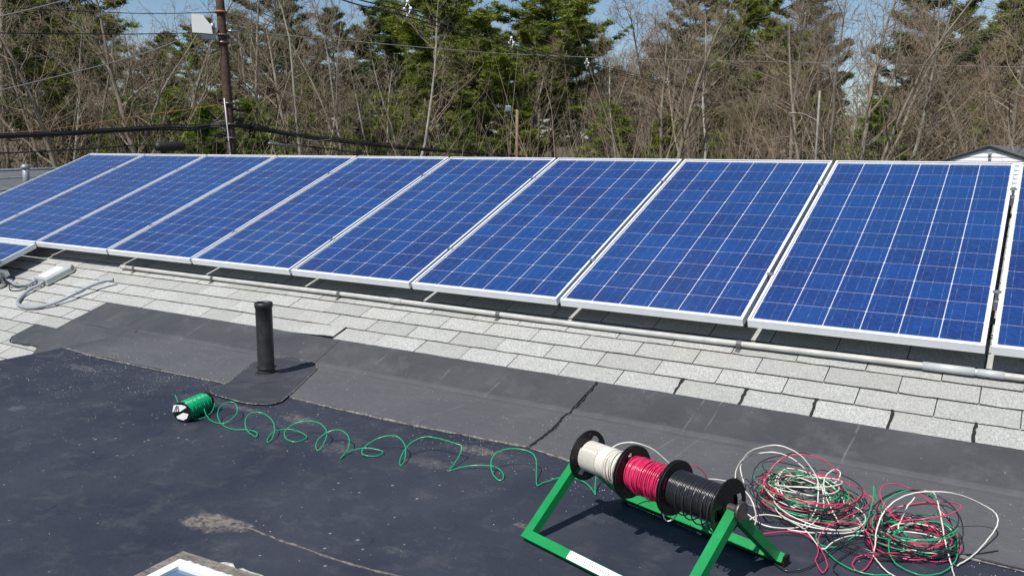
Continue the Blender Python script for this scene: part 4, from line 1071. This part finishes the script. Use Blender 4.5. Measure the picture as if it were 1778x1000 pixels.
reg_bare('bareS', 'bark', 'twig', seed=14, H=13, base=.12, dens=1.15, twig=.0075)
reg_bare('multi', 'bark', 'twig', seed=5, H=14, stems=4, base=.20, dens=.5)
reg_bare('multiB', 'bark_pale', 'twig', seed=6, H=12, stems=3, base=.25, dens=.5, spread=.8, r0=.009)
reg_bare('leaning', 'bark', 'twig', seed=9, H=14, base=.25, lean=(.55, 0), dens=.75, r0=.015)
reg_bare('slim', 'bark_pale', 'twig', seed=8, H=12, base=.45, dens=.4, r0=.0075)
reg_pine('pineA', 'needle', seed=1, H=19, base=.30, nb=84, wid=.22, k=34, gap=.6)
reg_pine('pineB', 'needle_dark', seed=2, H=19, base=.36, nb=74, wid=.21, k=30, gap=.5)
reg_pine('pineC', 'needle', seed=3, H=18, base=.40, nb=70, wid=.25, gap=.5, k=44)
reg_pine('young', 'needle_young', seed=4, H=8, base=.03, nb=76, wid=.34, young=True, k=26)
reg_pine('youngB', 'needle', seed=6, H=10, base=.05, nb=80, wid=.28, young=True, k=26)

HP = {'bareS': 13, 'bareA': 14, 'bareB': 14, 'bareC': 14, 'bareR': 13, 'multi': 14, 'multiB': 12, 'leaning': 14, 'slim': 12, 'pineA': 19, 'pineB': 19, 'pineC': 18, 'young': 8, 'youngB': 10}
def ground_z(x, y):
    d = math.hypot(x-CAMLOC[0], y-CAMLOC[1]); j = (d-62)/11
    if j <= 0: return GZ
    a = math.degrees(math.atan2(x-CAMLOC[0], y-CAMLOC[1])); i = (a+95)*90/130
    return GZ+5.9*(1-math.exp(-(j/3.2)**2))*(1+.16*math.sin(i*.31)+.1*math.sin(i*.83+1))
def horizon_y(x): return 262.0 + (x-889)*.008
def tree(kind, px_, dist, top, rotz, label, group=None, wide=1.0, name=None):
    """stands where the ray through column px_ meets the ground at dist; its tip reaches row top of the photograph"""
    b = at_dist(px_, 262, dist); tp = at_dist(px_, top, dist)
    g = ground_z(b.x, b.y); H_ = tp.z-g; s = H_/HP[kind]
    nm = name or ('pine_tree' if kind.startswith(('pine', 'young')) else 'bare_tree')
    t0 = thing(nm, label, 'tree', (b.x, b.y, g), (0, 0, rotz), group)
    t0.scale = (s*wide, s*wide, s)
    for pn, me in PROTO[kind]: link(pn, me, t0)
    return t0
RT = random.Random(77)
TR = [
 # pines
 ('pineB', 22, 36, -150, 'dark pine filling the upper left corner of the picture'),
 ('pineC', 118, 42, -90, 'dark pine left of the first patch of blue sky'),
 ('pineB', 470, 58, -60, 'dark pine half hidden behind bare trees right of the utility pole'),
 ('pineC', 770, 44, -60, 'tall pine left of the bright green pine, its low boughs spreading over the upper cables'),
 ('pineC', 838, 42, 45, 'yellow-green pine with broad low boughs left of the short lamp pole'),
 ('pineC', 965, 48, -75, 'tall bright green pine rising into the blue sky right of centre'),
 ('pineB', 1205, 60, -40, 'grey-green narrow pine at the left side of the second sky gap'),
 ('pineC', 1292, 52, -18, 'yellow-green pine between two patches of sky right of centre'),
 ('pineB', 1365, 64, -50, 'dark pine behind the tall bare trees left of the grey lamp pole'),
 ('pineB', 1625, 46, -70, 'dark broad pine right of the tall many-stemmed bare tree'),
 ('pineA', 1745, 60, -10, 'green pine behind bare branches in the upper right corner'),
 ('pineB', 600, 62, 20, 'dark pine deep in the wood above the fifth panel'),
 ('young', 215, 34, 175, 'small bright green pine low behind the black cables at the left'),
 ('young', 300, 35, 165, 'young bright pine just left of the black splice case'),
 ('young', 350, 34, 190, 'low bright green pine beside the foot of the utility pole'),
 ('young', 150, 38, 170, 'green pine sapling behind the twin grey trunks at the left'),
 ('young', 440, 36, 178, 'young green pine right behind the utility pole'),
 ('youngB', 540, 44, 130, 'young green pine behind slim pale trunks above the fourth panel'),
 ('young', 615, 36, 175, 'bushy green pine below the grey overhead line, left of the pale trunks'),
 ('youngB', 720, 40, 130, 'mid-sized green pine with flat boughs left of the lit boughs in the centre'),
 ('young', 800, 36, 200, 'low round green pine just left of the short lamp pole'),
 ('young', 1222, 50, 235, 'tiny green pine low between pale stems right of centre'),
 ('youngB', 1440, 66, 150, 'dark young pine showing behind the grey lamp pole top'),
 # bare trees
 ('bareB', 66, 30, -40, 'grey bare tree, left one of the twin trunks at the far left'),
 ('bareC', 78, 31, 20, 'slim pale tree, right one of the twin trunks at the far left'),
 ('bareA', 12, 34, -60, 'bare tree at the left edge with branches over the dark pine'),
 ('multi', 148, 33, -20, 'bare tree with several grey stems left of the first sky patch'),
 ('bareR', 215, 48, 60, 'brown budding tree under the first sky patch'),
 ('leaning', 372, 31, -60, 'big bare tree whose limbs fan out to the upper left of the utility pole'),
 ('bareB', 345, 36, -30, 'straight bare tree just left of the utility pole'),
 ('bareA', 448, 38, -40, 'bare tree just right of the utility pole'),
 ('bareC', 512, 34, -30, 'pale bare tree with upright limbs above the fourth panel'),
 ('bareB', 490, 40, -10, 'dark stemmed bare tree behind the pale one above the fourth panel'),
 ('slim', 556, 33, 30, 'slim pale crooked sapling above the fourth panel'),
 ('bareC', 612, 33, 15, 'pale tree trunk with forked top above the fifth panel'),
 ('multiB', 645, 35, 25, 'clump of pale crooked stems above the fifth panel'),
 ('bareC', 692, 34, -30, 'pale tree with wide twisting limbs left of centre'),
 ('slim', 740, 36, 60, 'slim pale tree leaning among dark boughs left of centre'),
 ('slim', 876, 40, 95, 'thin grey sapling just left of the short lamp pole'),
 ('bareB', 932, 44, 60, 'bare tree with dark trunk right of the short lamp pole'),
 ('bareC', 1105, 40, 90, 'bent pale tree with outstretched limbs right of centre'),
 ('bareR', 1020, 46, 95, 'reddish twiggy tree under the bright green pine'),
 ('bareR', 1075, 50, 50, 'brown budding tree below the sky gap right of centre'),
 ('bareA', 1150, 42, 15, 'bare tree left of the twin tall grey stems'),
 ('bareB', 1205, 36, -50, 'tall grey bare tree, left one of the twin stems right of centre'),
 ('slim', 1222, 36, -20, 'tall thin bare tree, right one of the twin stems right of centre'),
 ('bareR', 1270, 46, 95, 'brown twiggy tree under the second sky gap'),
 ('bareR', 1330, 44, 40, 'bare tree with fine brown twigs left of the grey lamp pole'),
 ('bareA', 1375, 41, 15, 'bare tree with arching twigs just left of the grey lamp pole'),
 ('multi', 1468, 31, -80, 'tall many-stemmed bare tree standing against the blue sky'),
 ('bareB', 1510, 32, -70, 'tall bare tree right of the many-stemmed one, against the sky'),
 ('bareC', 1535, 35, -40, 'grey bare tree with pale limbs against the right-hand sky'),
 ('bareR', 1590, 42, 80, 'brown twiggy tree between the sky gap and the dark pine'),
 ('leaning', 1660, 27, -60, 'thick bare tree left of the white gable, its limb leaning right'),
 ('bareR', 1700, 40, 20, 'reddish bare tree above the white gable'),
 ('bareA', 1760, 36, -30, 'bare tree at the right edge behind the white gable'),
]
for i, (kind, px_, dist, top, lab) in enumerate(TR):
    rz_ = RT.uniform(0, 6.28)
    az = math.atan2(*( (lambda b: (b.x-CAMLOC[0], b.y-CAMLOC[1]))(at_dist(px_, 262, dist))))
    if kind == 'leaning': rz_ = (math.pi-az) if px_ < 800 else -az       # the lean runs across the view
    tree(kind, px_, dist, top, rz_, lab, 'pines in the wood' if kind.startswith(('pine', 'young')) else 'bare trees in the wood')
SEEN = {}
TOPS = [0, 156, 249, 356, 480, 622, 781, 966, 1186, 1450, 1765, 1900]
NTH = ['the neighbouring roof', 'the first panel', 'the second panel', 'the third panel', 'the fourth panel', 'the fifth panel', 'the sixth panel', 'the seventh panel', 'the eighth panel', 'the ninth panel', 'the tenth panel']
def place(x):
    for i in range(11):
        if x < TOPS[i+1] or i == 10:
            f = (x-TOPS[i])/(TOPS[i+1]-TOPS[i]); return '%s of %s' % (('far left end', 'left part', 'middle', 'right part', 'far right end')[min(4, int(f*5))], NTH[i])
# rows further back, no one of which stands out
GB = 'bare brown trees massed in the background'
for i in range(46):
    px_ = -60+i*41+RT.uniform(-10, 10); d = RT.uniform(48, 70)
    kind = RT.choice(['bareA', 'bareB', 'bareC', 'multiB']) if px_ < 1020 else RT.choice(['bareR', 'bareS', 'bareS', 'bareR', 'bareA'])
    if px_ < 1020 and i % 2: continue
    gap = (185 < px_ < 245) or (535 < px_ < 600) or (1040 < px_ < 1125) or (1228 < px_ < 1272) or (1440 < px_ < 1575)
    top = RT.uniform(20, 75) if not gap else RT.uniform(85, 130)
    if 1430 < px_ < 1580: top = RT.uniform(165, 195)
    adj = {'bareA': 'spreading', 'bareB': 'upright', 'bareR': 'twiggy', 'bareS': 'bushy', 'bareC': 'slender', 'multiB': 'forked'}[kind]
    tb = tree(kind, px_, d, top, RT.uniform(0, 6.28), adj+' '+('rusty' if kind == 'bareR' else 'pale' if kind == 'bareC' else 'brown')+' bare tree far back above the '+place(px_), GB, wide=1.15)
    if tb['label'] in SEEN: SEEN[tb['label']]['label'] = 'left-hand '+tb['label']; tb['label'] = 'right-hand '+tb['label']
    else: SEEN[tb['label']] = tb
for i, (px_, top) in enumerate(((-20, -60), (60, -80), (110, 0), (165, 20), (250, 90), (300, 60), (360, 40), (420, 30), (520, 50), (570, 120), (640, 40), (690, 10), (740, -40), (790, 30), (880, 60), (930, 30), (1010, 40), (1080, 120), (1130, 100), (1180, 60), (1250, 120), (1330, 40), (1395, 60), (1605, 60), (1650, 20), (1700, 60), (1770, 30))):
    tree('pineB' if i % 3 else 'pineA', px_, RT.uniform(58, 74), top, RT.uniform(0, 6.28), ('dark' if i % 3 else 'lighter green')+' pine deep in the wood above the '+place(px_), 'dark pines at the back of the wood', wide=1.2)
for i in range(16):
    px_ = 130+i*85+RT.uniform(-22, 22) if i < 10 else 1040+(i-10)*125+RT.uniform(-20, 20)
    tree('youngB' if i % 2 else 'young', px_, RT.uniform(40, 52), RT.uniform(160, 215), RT.uniform(0, 6.28), 'small understorey pine above the '+place(px_), 'small pines in the understorey', wide=1.3)
# tangled undergrowth: nobody could count its stems
rs_ = np.random.RandomState(5); N = 17000
th_ = rs_.uniform(-math.pi*.42, math.radians(14), N); dd = rs_.uniform(29, 60, N)
bx = CAMLOC[0]+dd*np.sin(th_); by = CAMLOC[1]+dd*np.cos(th_)
hgt = rs_.gamma(3., .95, N)+.8
D = rs_.normal(0, .42, (N, 3)); D[:, 2] = 1; D /= np.linalg.norm(D, axis=1, keepdims=True)
P0 = np.stack([bx, by, np.full(N, GZ)], 1)+np.stack([0*bx, 0*bx, rs_.uniform(0, 3.0, N)], 1)
S_ = np.cross(D, rs_.normal(0, 1, (N, 3))); S_ /= np.linalg.norm(S_, axis=1, keepdims=True); w = rs_.uniform(.007, .02, (N, 1))
mid = P0+D*hgt[:, None]*.5; bend = rs_.normal(0, .3, (N, 3))*hgt[:, None]*.3
T_ = mid+D*hgt[:, None]*.5+bend
V = np.stack([P0-S_*w, P0+S_*w, mid+S_*w*.7, mid-S_*w*.7, T_], 1).reshape(-1, 3)
F = (np.array([[0, 1, 2], [0, 2, 3], [3, 2, 4]])[None]+5*np.arange(N)[:, None, None]).reshape(-1, 3)
tag(link('undergrowth', mesh_np('undergrowth', V, F, M['twig'])), 'tangled leafless brush filling the wood between the trunks', 'undergrowth', kind='stuff')

# ------------------------------------------------------------------ poles
def up_pole(px_, dist, y_top, r0, r1, material, lean=(0, 0)):
    b = at_dist(px_, 265, dist); t_ = at_dist(px_, y_top, dist)
    mb = MB(); n = 6; pts = [Vector((lean[0]*(1-i/n), lean[1]*(1-i/n), (t_.z-GZ)*(i/n))) for i in range(n+1)]
    mb.tube(pts, [r0+(r1-r0)*i/n for i in range(n+1)], 14); return b, t_, mb
cd = 26.0
pb = at_dist(402.5, 262, cd); ptp = at_dist(378.5, -40, cd)
pole = thing('utility_pole', 'tall dark wooden utility pole with white box and cable attachments', 'utility pole', (pb.x, pb.y, GZ))
lx = (ptp.x-pb.x)*1.0; ly = (ptp.y-pb.y)*1.0; hz = ptp.z-pb.z
def pole_at(z): f = (z-pb.z)/hz; return Vector((pb.x+lx*f, pb.y+ly*f, z))
O = Vector((pb.x, pb.y, GZ))
mb = MB(); zs = [GZ+i*(ptp.z-GZ)/12 for i in range(13)]; mb.tube([pole_at(z)-O for z in zs], [.150-.035*i/12 for i in range(13)], 16); mb.build('shaft', M['wood_pole'], pole)
cdir = Vector((pb.x-CAMLOC[0], pb.y-CAMLOC[1], 0)).normalized(); side = Vector((cdir.y, -cdir.x, 0))      # right in the view
def pz(y): return at_dist(390, y, cd).z
mb = MB(); mb.tube([pole_at(z)-O-cdir*.17+side*(.06-.022*i) for i, z in enumerate([GZ+1+k*.8 for k in range(int((pz(95)-GZ-1)/.8))])], .014, 8); mb.build('ground_wire_guard', M['porcelain'], pole)
for y_, c_ in ((22, 'cable_orange'), (62, 'steel'), (75, 'steel'), (180, 'steel'), (216, 'steel'), (240, 'steel')):
    mb = MB(); q = pole_at(pz(y_))-O; mb.cyl(q-UP*.03, q+UP*.03, .175, 16); mb.build('band', M[c_], pole)
mb = MB(); q = pole_at(pz(52))-O; mb.box(q-side*.42-cdir*.1, (.62, .05, .05), Euler((0, 0, math.atan2(side.y, side.x))).to_matrix()); mb.cyl(q-side*.75-cdir*.12+UP*-.1, q-side*.75-cdir*.12+UP*.12, .05, 8); mb.cyl(q-side*.25-cdir*.12+UP*-.02, q-side*.25-cdir*.12+UP*.14, .06, 8); mb.build('bracket', M['galv'], pole)
mb = MB(); Rz = Euler((0, 0, math.atan2(side.y, side.x))).to_matrix()
def sd(a, b, c): return q-side*.52-cdir*.15+side*a+UP*(b-.14)+cdir*c
prof = [(-.27, 0), (.26, -.02), (.24, .20), (.02, .48), (-.27, .50)]
vs = [sd(a, b, -.09) for a, b in prof]+[sd(a, b, .09) for a, b in prof]; mb.add(vs, [tuple(range(5)), tuple(range(5, 10))[::-1]]+[(i, i+5, (i+1) % 5+5, (i+1) % 5) for i in range(5)]); mb.build('white_box', M['antenna'], pole)
mb = MB(); q = pole_at(pz(67))-O; mb.box(q-side*.35-cdir*.12, (.42, .10, .13), Rz); mb.cyl(q-side*.7-cdir*.1, q-side*.05-cdir*.1, .03, 8); mb.build('bracket', M['galv'], pole)
for y_, s_ in ((54, 1), (190, 1), (205, 1), (236, -1)):
    mb = MB(); q = pole_at(pz(y_))-O; mb.cyl(q+side*.10*s_, q+side*.42*s_, .035, 8); mb.cyl(q+side*.26*s_-UP*.07, q+side*.26*s_+UP*.07, .05, 8); mb.build('insulator', M['galv'] if y_ < 100 else M['cable'], pole)

b = at_dist(897.5, 262, 29); tz = at_dist(897.5, 191, 29).z
lp = thing('lamp_pole', 'short brown wooden pole with a floodlight on a curved arm', 'lamp pole', (b.x, b.y, GZ))
mb = MB(); mb.tube([(0, 0, i*(tz-GZ)/5) for i in range(6)], [.060-.003*i for i in range(6)], 12); mb.build('shaft', M['pole_light'], lp)
cdr = Vector((b.x-CAMLOC[0], b.y-CAMLOC[1], 0)).normalized(); sdr = Vector((cdr.y, -cdr.x, 0)); Rz2 = Euler((0, 0, math.atan2(sdr.y, sdr.x))).to_matrix()
mb = MB(); h0 = tz-GZ; mb.tube(spline([Vector((0, 0, h0-.26))-sdr*.03, Vector((0, 0, h0-.18))-sdr*.12, Vector((0, 0, h0-.16))-sdr*.24, Vector((0, 0, h0-.12))-sdr*.28], 5), .017, 8); mb.build('arm', M['galv'], lp)
mb = MB(); c_ = Vector((0, 0, h0+.03))-sdr*.29-cdr*.1; mb.box(c_, (.20, .14, .20), Rz2, bev=.03); ob = mb.build('floodlight', M['galv'], lp)
mb = MB(); mb.box(c_-cdr*.072, (.14, .01, .13), Rz2); mb.build('lens', M['skyglass'], ob)
b = at_dist(1417, 262, 28); tz = at_dist(1417, 158, 28).z
lp = thing('lamp_pole', 'tall pale grey pole with a curved street lamp arm to its left', 'lamp pole', (b.x, b.y, GZ))
mb = MB(); mb.tube([(0, 0, i*(tz-GZ)/5) for i in range(6)], [.042-.002*i for i in range(6)], 12); mb.build('shaft', M['pole_grey'], lp)
cdr = Vector((b.x-CAMLOC[0], b.y-CAMLOC[1], 0)).normalized(); sdr = Vector((cdr.y, -cdr.x, 0))
ha = at_dist(1417, 211, 28).z-GZ; hb_ = at_dist(1417, 197, 28).z-GZ
mb = MB(); mb.tube(spline([Vector((0, 0, ha)), Vector((0, 0, ha+.14))-sdr*.25, Vector((0, 0, hb_-.01))-sdr*.45, Vector((0, 0, hb_))-sdr*.62], 6), .018, 8); mb.build('arm', M['pole_grey'], lp)
mb = MB(); mb.tube([Vector((0, 0, hb_))-sdr*.60, Vector((0, 0, hb_+.015))-sdr*.68, Vector((0, 0, hb_+.005))-sdr*.86], [.02, .034, .02], 10); mb.build('lamp_head', M['pole_grey'], lp)

# ------------------------------------------------------------------ overhead cables: each through real points at the pole and far off
def cable(label, pts, r, material, name='overhead_cable', group='overhead cables'):
    mb = MB(); mb.tube(spline([at_dist(x, y, d) for x, y, d in pts], 10), r, 6, smooth=True)
    return tag(mb.build(name, material), label, 'cable', group)
cable('thin black cable from the upper left edge to the top of the utility pole', [(-80, 10, 24), (100, 18, 24.5), (250, 24, 25), (388, 22, 25.8)], .011, M['cable'])
cable('thin dark line falling away right from the top of the utility pole', [(388, 22, 26), (449, 39, 28), (520, 60, 30), (600, 80, 32), (720, 115, 36), (860, 160, 42), (980, 200, 50)], .008, M['cable'])
cable('straight black cable level with the white box, left of the pole', [(-80, 57, 22), (100, 59, 23), (220, 60, 24.5), (330, 58, 25.8)], .014, M['cable'])
cable('pale grey line crossing the whole wood to the right of the pole', [(388, 52, 26), (470, 60, 27), (600, 71, 28.5), (760, 85, 30), (900, 95, 32), (1100, 102, 34), (1300, 107, 36), (1500, 111, 38), (1860, 119, 41)], .012, M['cable_grey'])
cable('grey guy line rising from the left edge to the white box', [(-60, 172, 18), (60, 143, 20), (180, 113, 22), (260, 90, 24), (320, 66, 25.8)], .012, M['cable_grey'])
cable('grey line cutting across the upper left corner', [(-60, 42, 15), (40, 20, 16), (140, -6, 17)], .010, M['cable_grey'])
cable('thin orange line behind the thick black cables left of the pole', [(-40, 233, 30), (80, 226, 30), (220, 205, 28), (355, 186, 26.4), (392, 180, 26)], .008, M['cable_orange'])
for i, (dy, dd_, rr_) in enumerate(((0, 0, .036), (3.4, .1, .028), (-3.0, .15, .014))):
    cable(('thick black bundle cable left and right of the pole, main strand', 'black cable lashed just under the main strand', 'thin steel strand carrying the black bundle')[i],
      [(-80, 238+dy, 22), (80, 233+dy, 23), (200, 226+dy, 24.5), (290, 221+dy*1.2, 25.4), (330, 222+dy*1.5, 25.7), (360, 218+dy, 25.9), (402, 217+dy, 25.9), (440, 222+dy, 26.6), (520, 235+dy, 28), (600, 245+dy, 29.5), (700, 256+dy*.8, 31), (800, 264+dy*.6, 33), (900, 271+dy*.5, 35), (1000, 277, 37)], rr_, M['cable'])
cable('lower black cable running into the splice case left of the pole', [(-80, 268, 22), (60, 264, 23), (180, 257, 24.2), (240, 252, 24.8), (275, 254, 25)], .018, M['cable'])
cable('black cable from the splice case past the pole', [(318, 252, 25.3), (345, 250, 25.5), (400, 246, 25.8), (450, 240, 26.4), (520, 252, 27.6), (600, 262, 29), (690, 272, 31)], .014, M['cable'])
cable('thin black cable hanging lowest between the pole and the panels', [(405, 258, 25.9), (470, 252, 26.5), (540, 256, 27.5), (620, 266, 29), (700, 274, 31)], .010, M['cable'])
mb = MB(); a_ = at_dist(268, 255, 25); b_ = at_dist(322, 254, 25.4); mb.tube([a_, a_.lerp(b_, .06), a_.lerp(b_, .12), a_.lerp(b_, .88), a_.lerp(b_, .94), b_], [.03, .11, .13, .13, .11, .03], 12)
tag(mb.build('splice_case', M['cable']), 'fat black splice case hanging on the lower cable left of the pole', 'splice case')
mb = MB(); a_ = at_dist(466, 249, 26.5); b_ = at_dist(517, 257, 27.4); mb.tube([a_, a_.lerp(b_, .04), a_.lerp(b_, .96), b_], [.02, .045, .045, .02], 10)
tag(mb.build('splice_case', M['galv']), 'slim pale tube splice hanging below the cables right of the pole', 'splice case')
mb = MB(); a_ = at_dist(438, 221, 26.4); b_ = at_dist(466, 226, 26.9); mb.tube([a_, a_.lerp(b_, .1), a_.lerp(b_, .9), b_], [.03, .10, .09, .03], 8)
tag(mb.build('splice_case', M['cable']), 'lumpy black terminal on the thick bundle just right of the pole', 'splice case')
cable('loose white-edged loop of cable under the bundle right of the pole', [(500, 230, 27.7), (525, 241, 28), (550, 245, 28.4), (575, 242, 28.9)], .010, M['cable_grey'])
# three-phase spacer cable
SPC = [(560, -22, 15), (620, -1, 16), (708, 22, 18.5), (800, 52, 21.5), (888, 79, 25), (955, 98, 28), (1019, 113, 31.5), (1090, 130, 36), (1159, 145, 41), (1260, 170, 49), (1380, 195, 60)]
for i, (dy, nm) in enumerate(((-9, 'upper'), (0, 'middle'), (9, 'lower'))):
    cable('%s one of the three black power lines sloping down from the top centre' % nm, [(x+dy*.3, y+dy*18/d, d) for x, y, d in SPC], .013, M['cable'])
for x, y, d, nm in ((708, 20, 18.5, 'nearest, at the top edge'), (888, 78, 25, 'second, over the bright pine'), (1019, 113, 31.5, 'third, right of centre'), (1159, 145, 41, 'farthest, against brown twigs')):
    c_ = at_dist(x, y, d); cdr = Vector((c_.x-CAMLOC[0], c_.y-CAMLOC[1], 0)).normalized(); sdr = Vector((cdr.y, -cdr.x, 0))
    t0 = thing('cable_spacer', 'white insulating spacer on the three power lines, the '+nm, 'spacer', c_, None, 'spacers on the power lines')
    mb = MB(); P_ = [UP*.19, UP*.05+sdr*.06, UP*-.11, UP*.05-sdr*.06]
    for i in range(4): mb.tube([P_[i], P_[(i+1) % 4]], .013, 6)
    mb.build('diamond', M['porcelain'], t0)
    for p_ in (P_[0], P_[1], P_[2], P_[3]):
        mb = MB(); mb.tube([p_-UP*.04, p_, p_+UP*.04], [.02, .04, .02], 8); mb.build('clip', M['porcelain'], t0)

# ------------------------------------------------------------------ white gabled house at the right
hd = 27.0
ap = at_dist(1718, 257.5, hd); cdr = Vector((ap.x-CAMLOC[0], ap.y-CAMLOC[1], 0)).normalized(); sdr = Vector((cdr.y, -cdr.x, 0))
yaw = math.atan2(sdr.y, sdr.x)-.10
ho = thing('gabled_house', 'white sided house gable with black eaves behind the nearest panel', 'house', (ap.x, ap.y, GZ), (0, 0, yaw))
HZ = ap.z-GZ+.06; HW = 3.9; PITC = .36; DEP = 9.
mb = MB(); e0 = HZ-.05-HW*PITC
mb.prism([(-HW, 0), (HW, 0), (HW, e0), (0, HZ-.05), (-HW, e0)], 0, DEP, lambda a, b, c: Vector((a, c+.03, b))); mb.build('wall', M['housewall'], ho)
z_ = .3
k = 0
while z_ < HZ-.08:
    z1 = z_+.112; 
    def hw(z): return HW+.02 if z < e0 else max(.0, (HZ-.055-z)/PITC)
    w0, w1 = hw(z_), hw(min(z1, HZ-.06)); 
    if w0 > .05:
        mb = MB(); zz1 = min(z1, HZ-.06)
        vs = [(-w0, -.012, z_), (w0, -.012, z_), (w1, .008, zz1), (-w1, .008, zz1), (-w0, .03, z_), (w0, .03, z_), (w1, .03, zz1), (-w1, .03, zz1)]
        mb.add(vs, [(0, 1, 2, 3), (4, 7, 6, 5), (0, 4, 5, 1), (1, 5, 6, 2), (2, 6, 7, 3), (3, 7, 4, 0)]); mb.build('siding_board', M['siding'], ho)
    z_ = z1+.004
for s in (-1, 1):
    mb = MB(); X = HW+.45
    mb.prism([(0, HZ), (s*X, HZ-X*PITC), (s*X, HZ-X*PITC-.045), (0, HZ-.045)] if s < 0 else [(0, HZ-.045), (X, HZ-X*PITC-.045), (X, HZ-X*PITC), (0, HZ)], -.065, -.02, lambda a, b, c: Vector((a, c, b))); mb.build('rake_board', M['fascia'], ho)
    mb = MB(); mb.prism([(0, HZ+.005), (s*X, HZ-X*PITC+.005), (s*X, HZ-X*PITC+.03), (0, HZ+.03)], -.075, DEP+.3, lambda a, b, c: Vector((a, c, b))); mb.build('roof', M['lowroof'], ho)
mb = MB(); zl = at_dist(1720, 271, hd).z-GZ; mb.box((.03, -.06, zl), (.075, .09, .17)); mb.box((.03, -.11, zl+.05), (.05, .1, .05)); mb.build('wall_lamp', M['lead'], ho)
mb = MB(); zl = at_dist(1720, 264, hd).z-GZ; mb.box((0, -.022, zl+.045), (.36, .02, .05)); mb.box((0, -.034, zl+.03), (.3, .006, .006)); mb.build('gable_vent', M['lead'], ho)

# ------------------------------------------------------------------ lower neighbouring roof at the far left
a0 = at_dist(-140, 297, 15.5); a1 = at_dist(200, 289, 19); zt = at_dist(60, 296, 16).z
nbh = thing('neighbouring_roof', 'low grey flat roof with pale seams beyond the leftmost panel', 'building', (a0.x, a0.y, GZ))
O = Vector((a0.x, a0.y, GZ)); zt = zt-GZ
c1_ = at_dist(-140, 300, 15.5); c2_ = at_dist(210, 300, 18); c3_ = at_dist(175, 300, 13.2); c4_ = at_dist(-160, 300, 11.8)
Q = [Vector((c.x-O.x, c.y-O.y, 0)) for c in (c4_, c3_, c2_, c1_)]
zs_ = [zt-.34, zt-.34, zt, zt-.03]
mb = MB(); vs = [q+UP*z for q, z in zip(Q, zs_)]+[q+UP*(z-.25) for q, z in zip(Q, zs_)]; mb.add(vs, [(0, 1, 2, 3), (7, 6, 5, 4)]+[(i, i+4, (i+1) % 4+4, (i+1) % 4) for i in range(4)]); mb.build('roof', M['lowroof'], nbh)
mb = MB(); Qi = [q*.99+Q[0]*.01 for q in Q]; vs = [q+UP*(z-.252) for q, z in zip(Qi, zs_)]+[q for q in Qi]; mb.add(vs, [(i, i+4, (i+1) % 4+4, (i+1) % 4) for i in range(4)]); mb.build('wall', M['housewall'], nbh)
mb = MB(); mb.tube([Q[3].lerp(Q[2], f)+UP*(zs_[3]+(zs_[2]-zs_[3])*f+.01) for f in (0, .5, 1)], .035, 6); mb.build('edge_trim', M['lead'], nbh)
def nq(f, g): a = Q[0].lerp(Q[1], f)+UP*(zs_[0]+(zs_[1]-zs_[0])*f); b = Q[3].lerp(Q[2], f)+UP*(zs_[3]+(zs_[2]-zs_[3])*f); return a.lerp(b, g)
for g in (.72, .35, .12):
    mb = MB(); mb.tube([nq(f/8, g)+UP*.006 for f in range(9)], .018, 5); mb.build('seam', M['lead'], nbh)
vb = at_dist(46, 316, 14.2); 
pt = thing('vent_pipe', 'small pale vent pipe with a cap on the low roof at the far left', 'pipe', (vb.x, vb.y, GZ+zt-.16))
mb = MB(); mb.cyl((0, 0, -.10), (0, 0, .26), .045, 14); mb.build('pipe', M['lead'], pt)
mb = MB(); mb.tube([(0, 0, .22), (0, 0, .25), (0, 0, .29)], [.055, .065, .035], 14); mb.build('cap', M['lead'], pt)

bpy.context.view_layer.update()
